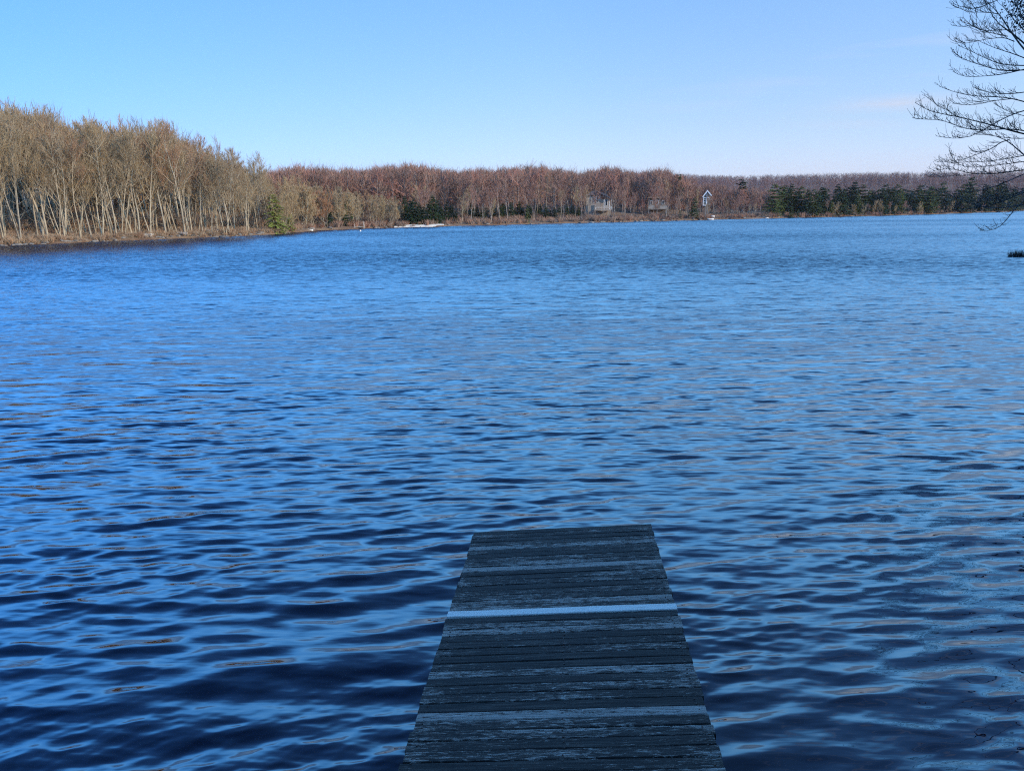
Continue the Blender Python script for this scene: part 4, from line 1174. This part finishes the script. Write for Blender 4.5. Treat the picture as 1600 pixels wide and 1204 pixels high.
    link('trunk', T.mesh('trunk', [mat]), root)
    L = Tubes(); TW = Tubes()
    buds = []
    for tr, th in limbs:
        first_free = tr[0][0] < 1595
        n = len(tr); depth_tip = g.uniform(-1.8, 1.8)
        pts = []
        if not first_free:
            x0, y0 = tr[0]; x1, y1 = tr[1]
            sl = np.clip((y0 - y1) / (x0 - x1), -0.6, 1.3)
            for q in (0.999, 0.66, 0.33):
                pts.append((x0 + (TX - x0) * q, y0 + sl * (TX - x0) * q * 0.8 + 8 * q, D0))
        for i, (x, y) in enumerate(tr): pts.append((x, y, D0 + depth_tip * (1600 - x) / 170.0))
        P = np.array([at_y(a, b, c) for a, b, c in pts]) - org
        # resample
        seg = np.r_[0, np.cumsum(np.linalg.norm(np.diff(P, axis=0), axis=1))]
        m = 28; tt = np.linspace(0, seg[-1], m)
        Pm = np.stack([np.interp(tt, seg, P[:, k]) for k in range(3)], 1)
        for _ in range(2): Pm[1:-1] = (Pm[:-2] + 2 * Pm[1:-1] + Pm[2:]) / 4
        r0 = th * px_m / 2 * 0.7
        i0 = 0 if first_free else 3
        s0 = seg[i0]
        R = np.where(tt < s0, r0 * (1 + 0.5 * (s0 - tt) / (s0 + 1e-6)), r0 * (1 - 0.78 * (tt - s0) / (seg[-1] - s0))); R = np.maximum(R, 0.0036)
        L.add(Pm, R, 6)
        # side shoots: alternate, leaning forward, tips curling up
        step = 0.046
        s_ = (s0 + 0.05) if not first_free else 0.08; side = 1
        while s_ < seg[-1]:
            q = np.array([np.interp(s_, tt, Pm[:, k]) for k in range(3)])
            q2 = np.array([np.interp(min(s_ + 0.05, seg[-1]), tt, Pm[:, k]) for k in range(3)])
            t = (q2 - q); t /= np.linalg.norm(t) + 1e-9
            w = np.cross(t, [0, 0, 1.]); w /= np.linalg.norm(w) + 1e-9
            v = t * g.uniform(0.7, 1.1) + w * side * g.uniform(0.2, 0.8) + np.array([0, 0, g.uniform(-0.12, 0.42)]); v /= np.linalg.norm(v)
            ln = g.uniform(0.10, 0.42) * (1.0 if g.random() < 0.75 else 1.7) * (0.35 + 0.65 * (seg[-1] - s_) / seg[-1])
            P2, R2 = grow(q, v, ln, 0.0036, 0.0022, 5, g, 0.08, 0.16)
            TW.add(P2, R2, 3)
            for k in range(int(ln / 0.065)):
                f = g.uniform(0.15, 0.95); i = int(f * 4); qq = P2[i] + (P2[min(i + 1, 4)] - P2[i]) * (f * 4 - i)
                v2 = rot_towards((P2[-1] - P2[0]) / ln, rad(g.uniform(25, 55)), g)
                P3, R3 = grow(qq, v2, g.uniform(0.04, 0.16), 0.0026, 0.0018, 3, g, 0.1, 0.25); TW.add(P3, R3, 3)
                if g.random() < 0.5: buds.append(P3[-1])
            side = -side; s_ += step * g.uniform(0.5, 1.6)
    link('branches', L.mesh('branches', [mat]), root)
    link('twigs', TW.mesh('twigs', [mat]), root)
    # withered leaves and buds: small curled blades, thick only near the top right
    V = []; Fc = []
    def leaf(p, s):
        a = rot_towards(np.array([0, 0, 1.]), g.uniform(0, 3.1), g); b_ = np.cross(a, g.normal(0, 1, 3)); b_ /= np.linalg.norm(b_); c_ = np.cross(a, b_)
        o = len(V)
        for u, v_, w_ in ((-1, 0, 0), (0, -.5, .22), (1, 0, .1), (0, .5, .22), (0, 0, -.12)): V.append(p + s * (a * u + b_ * v_ + c_ * w_))
        Fc.extend([(o, o + 1, o + 4), (o + 1, o + 2, o + 4), (o + 2, o + 3, o + 4), (o + 3, o, o + 4), (o, o + 3, o + 1), (o + 1, o + 3, o + 2)])
    for p in buds: leaf(p, g.uniform(0.006, 0.010))
    for k in range(520):
        px = 1602 - abs(g.normal(0, 16)); py = g.uniform(-25, 62) * (0.5 + 0.5 * g.random()); Yd = D0 + g.uniform(-1, 1)
        leaf(at_y(px, py, Yd) - org, g.uniform(0.012, 0.026))
    link('withered_leaves', mesh_np('leaves', V, tris=Fc, mats=[simple('withered_leaf', (0.055, 0.045, 0.04), 0.9, 0.3, 8)]), root)
near_tree()

# ------------------------------------------------------------------ the wooded bank behind and to the right, which keeps the dock in shade
def bank_wood():
    g = np.random.default_rng(77)
    arr = [tuple(m_.arrays() for m_ in conifer(500 + i, nl=12, nb=6, width=0.24, shape=0.5, base=0.12, dens=4)) for i in range(3)]
    S = []
    while len(S) < 360:
        x = g.uniform(-3, 95); y = g.uniform(-55, 70)
        if len(S) > 230: x = g.uniform(6, 40); y = g.uniform(-40, 8)
        if x < 0.8 * y + 7 and y > -6: continue
        if math.hypot(x, y) < 9: continue
        S.append((x, y))
    A = np.array(S); D = shore_dist(A[:, 0], A[:, 1]); Z = land_z(A[:, 0], A[:, 1])
    VV, QQ, MI, off = [], [], [], 0
    for (x, y), d, z in zip(S, D, Z):
        if d < 1.2: continue
        h = g.uniform(11, 16); a = g.uniform(0, 6.28); c_, s_ = math.cos(a), math.sin(a)
        for mi, (v, q) in enumerate(arr[g.integers(3)]):
            w = h * 1.1
            VV.append(np.stack([(v[:, 0] * c_ - v[:, 1] * s_) * w + x, (v[:, 0] * s_ + v[:, 1] * c_) * w + y, v[:, 2] * h + z], 1)); QQ.append(q + off); MI.append(np.full(len(q), mi)); off += len(v)
    tag(link('bank_wood', mesh_np('bank_wood', np.concatenate(VV), quads=np.concatenate(QQ), mats=[CBARK, DARKN], matidx=np.concatenate(MI))), 'dense evergreen wood on the near bank beside and behind the dock', 'forest', None, 'stuff')
bank_wood()

# ------------------------------------------------------------------ faint haze over the lake and the ridge
hb = Boxes(); hb.add((-4000, -4000, -4.0), (4000, 4000, 95))
hm = bpy.data.materials.new('haze'); hm.use_nodes = True; hn = hm.node_tree; hn.nodes.clear()
ho = hn.nodes.new('ShaderNodeOutputMaterial'); hv = hn.nodes.new('ShaderNodeVolumePrincipled')
hv.inputs['Color'].default_value = (0.9, 0.92, 1.0, 1); hv.inputs['Density'].default_value = 0.00008
hn.links.new(hv.outputs[0], ho.inputs['Volume'])
tag(link('haze', hb.mesh('haze', [hm])), 'thin bluish air over the lake', None, None, 'stuff')
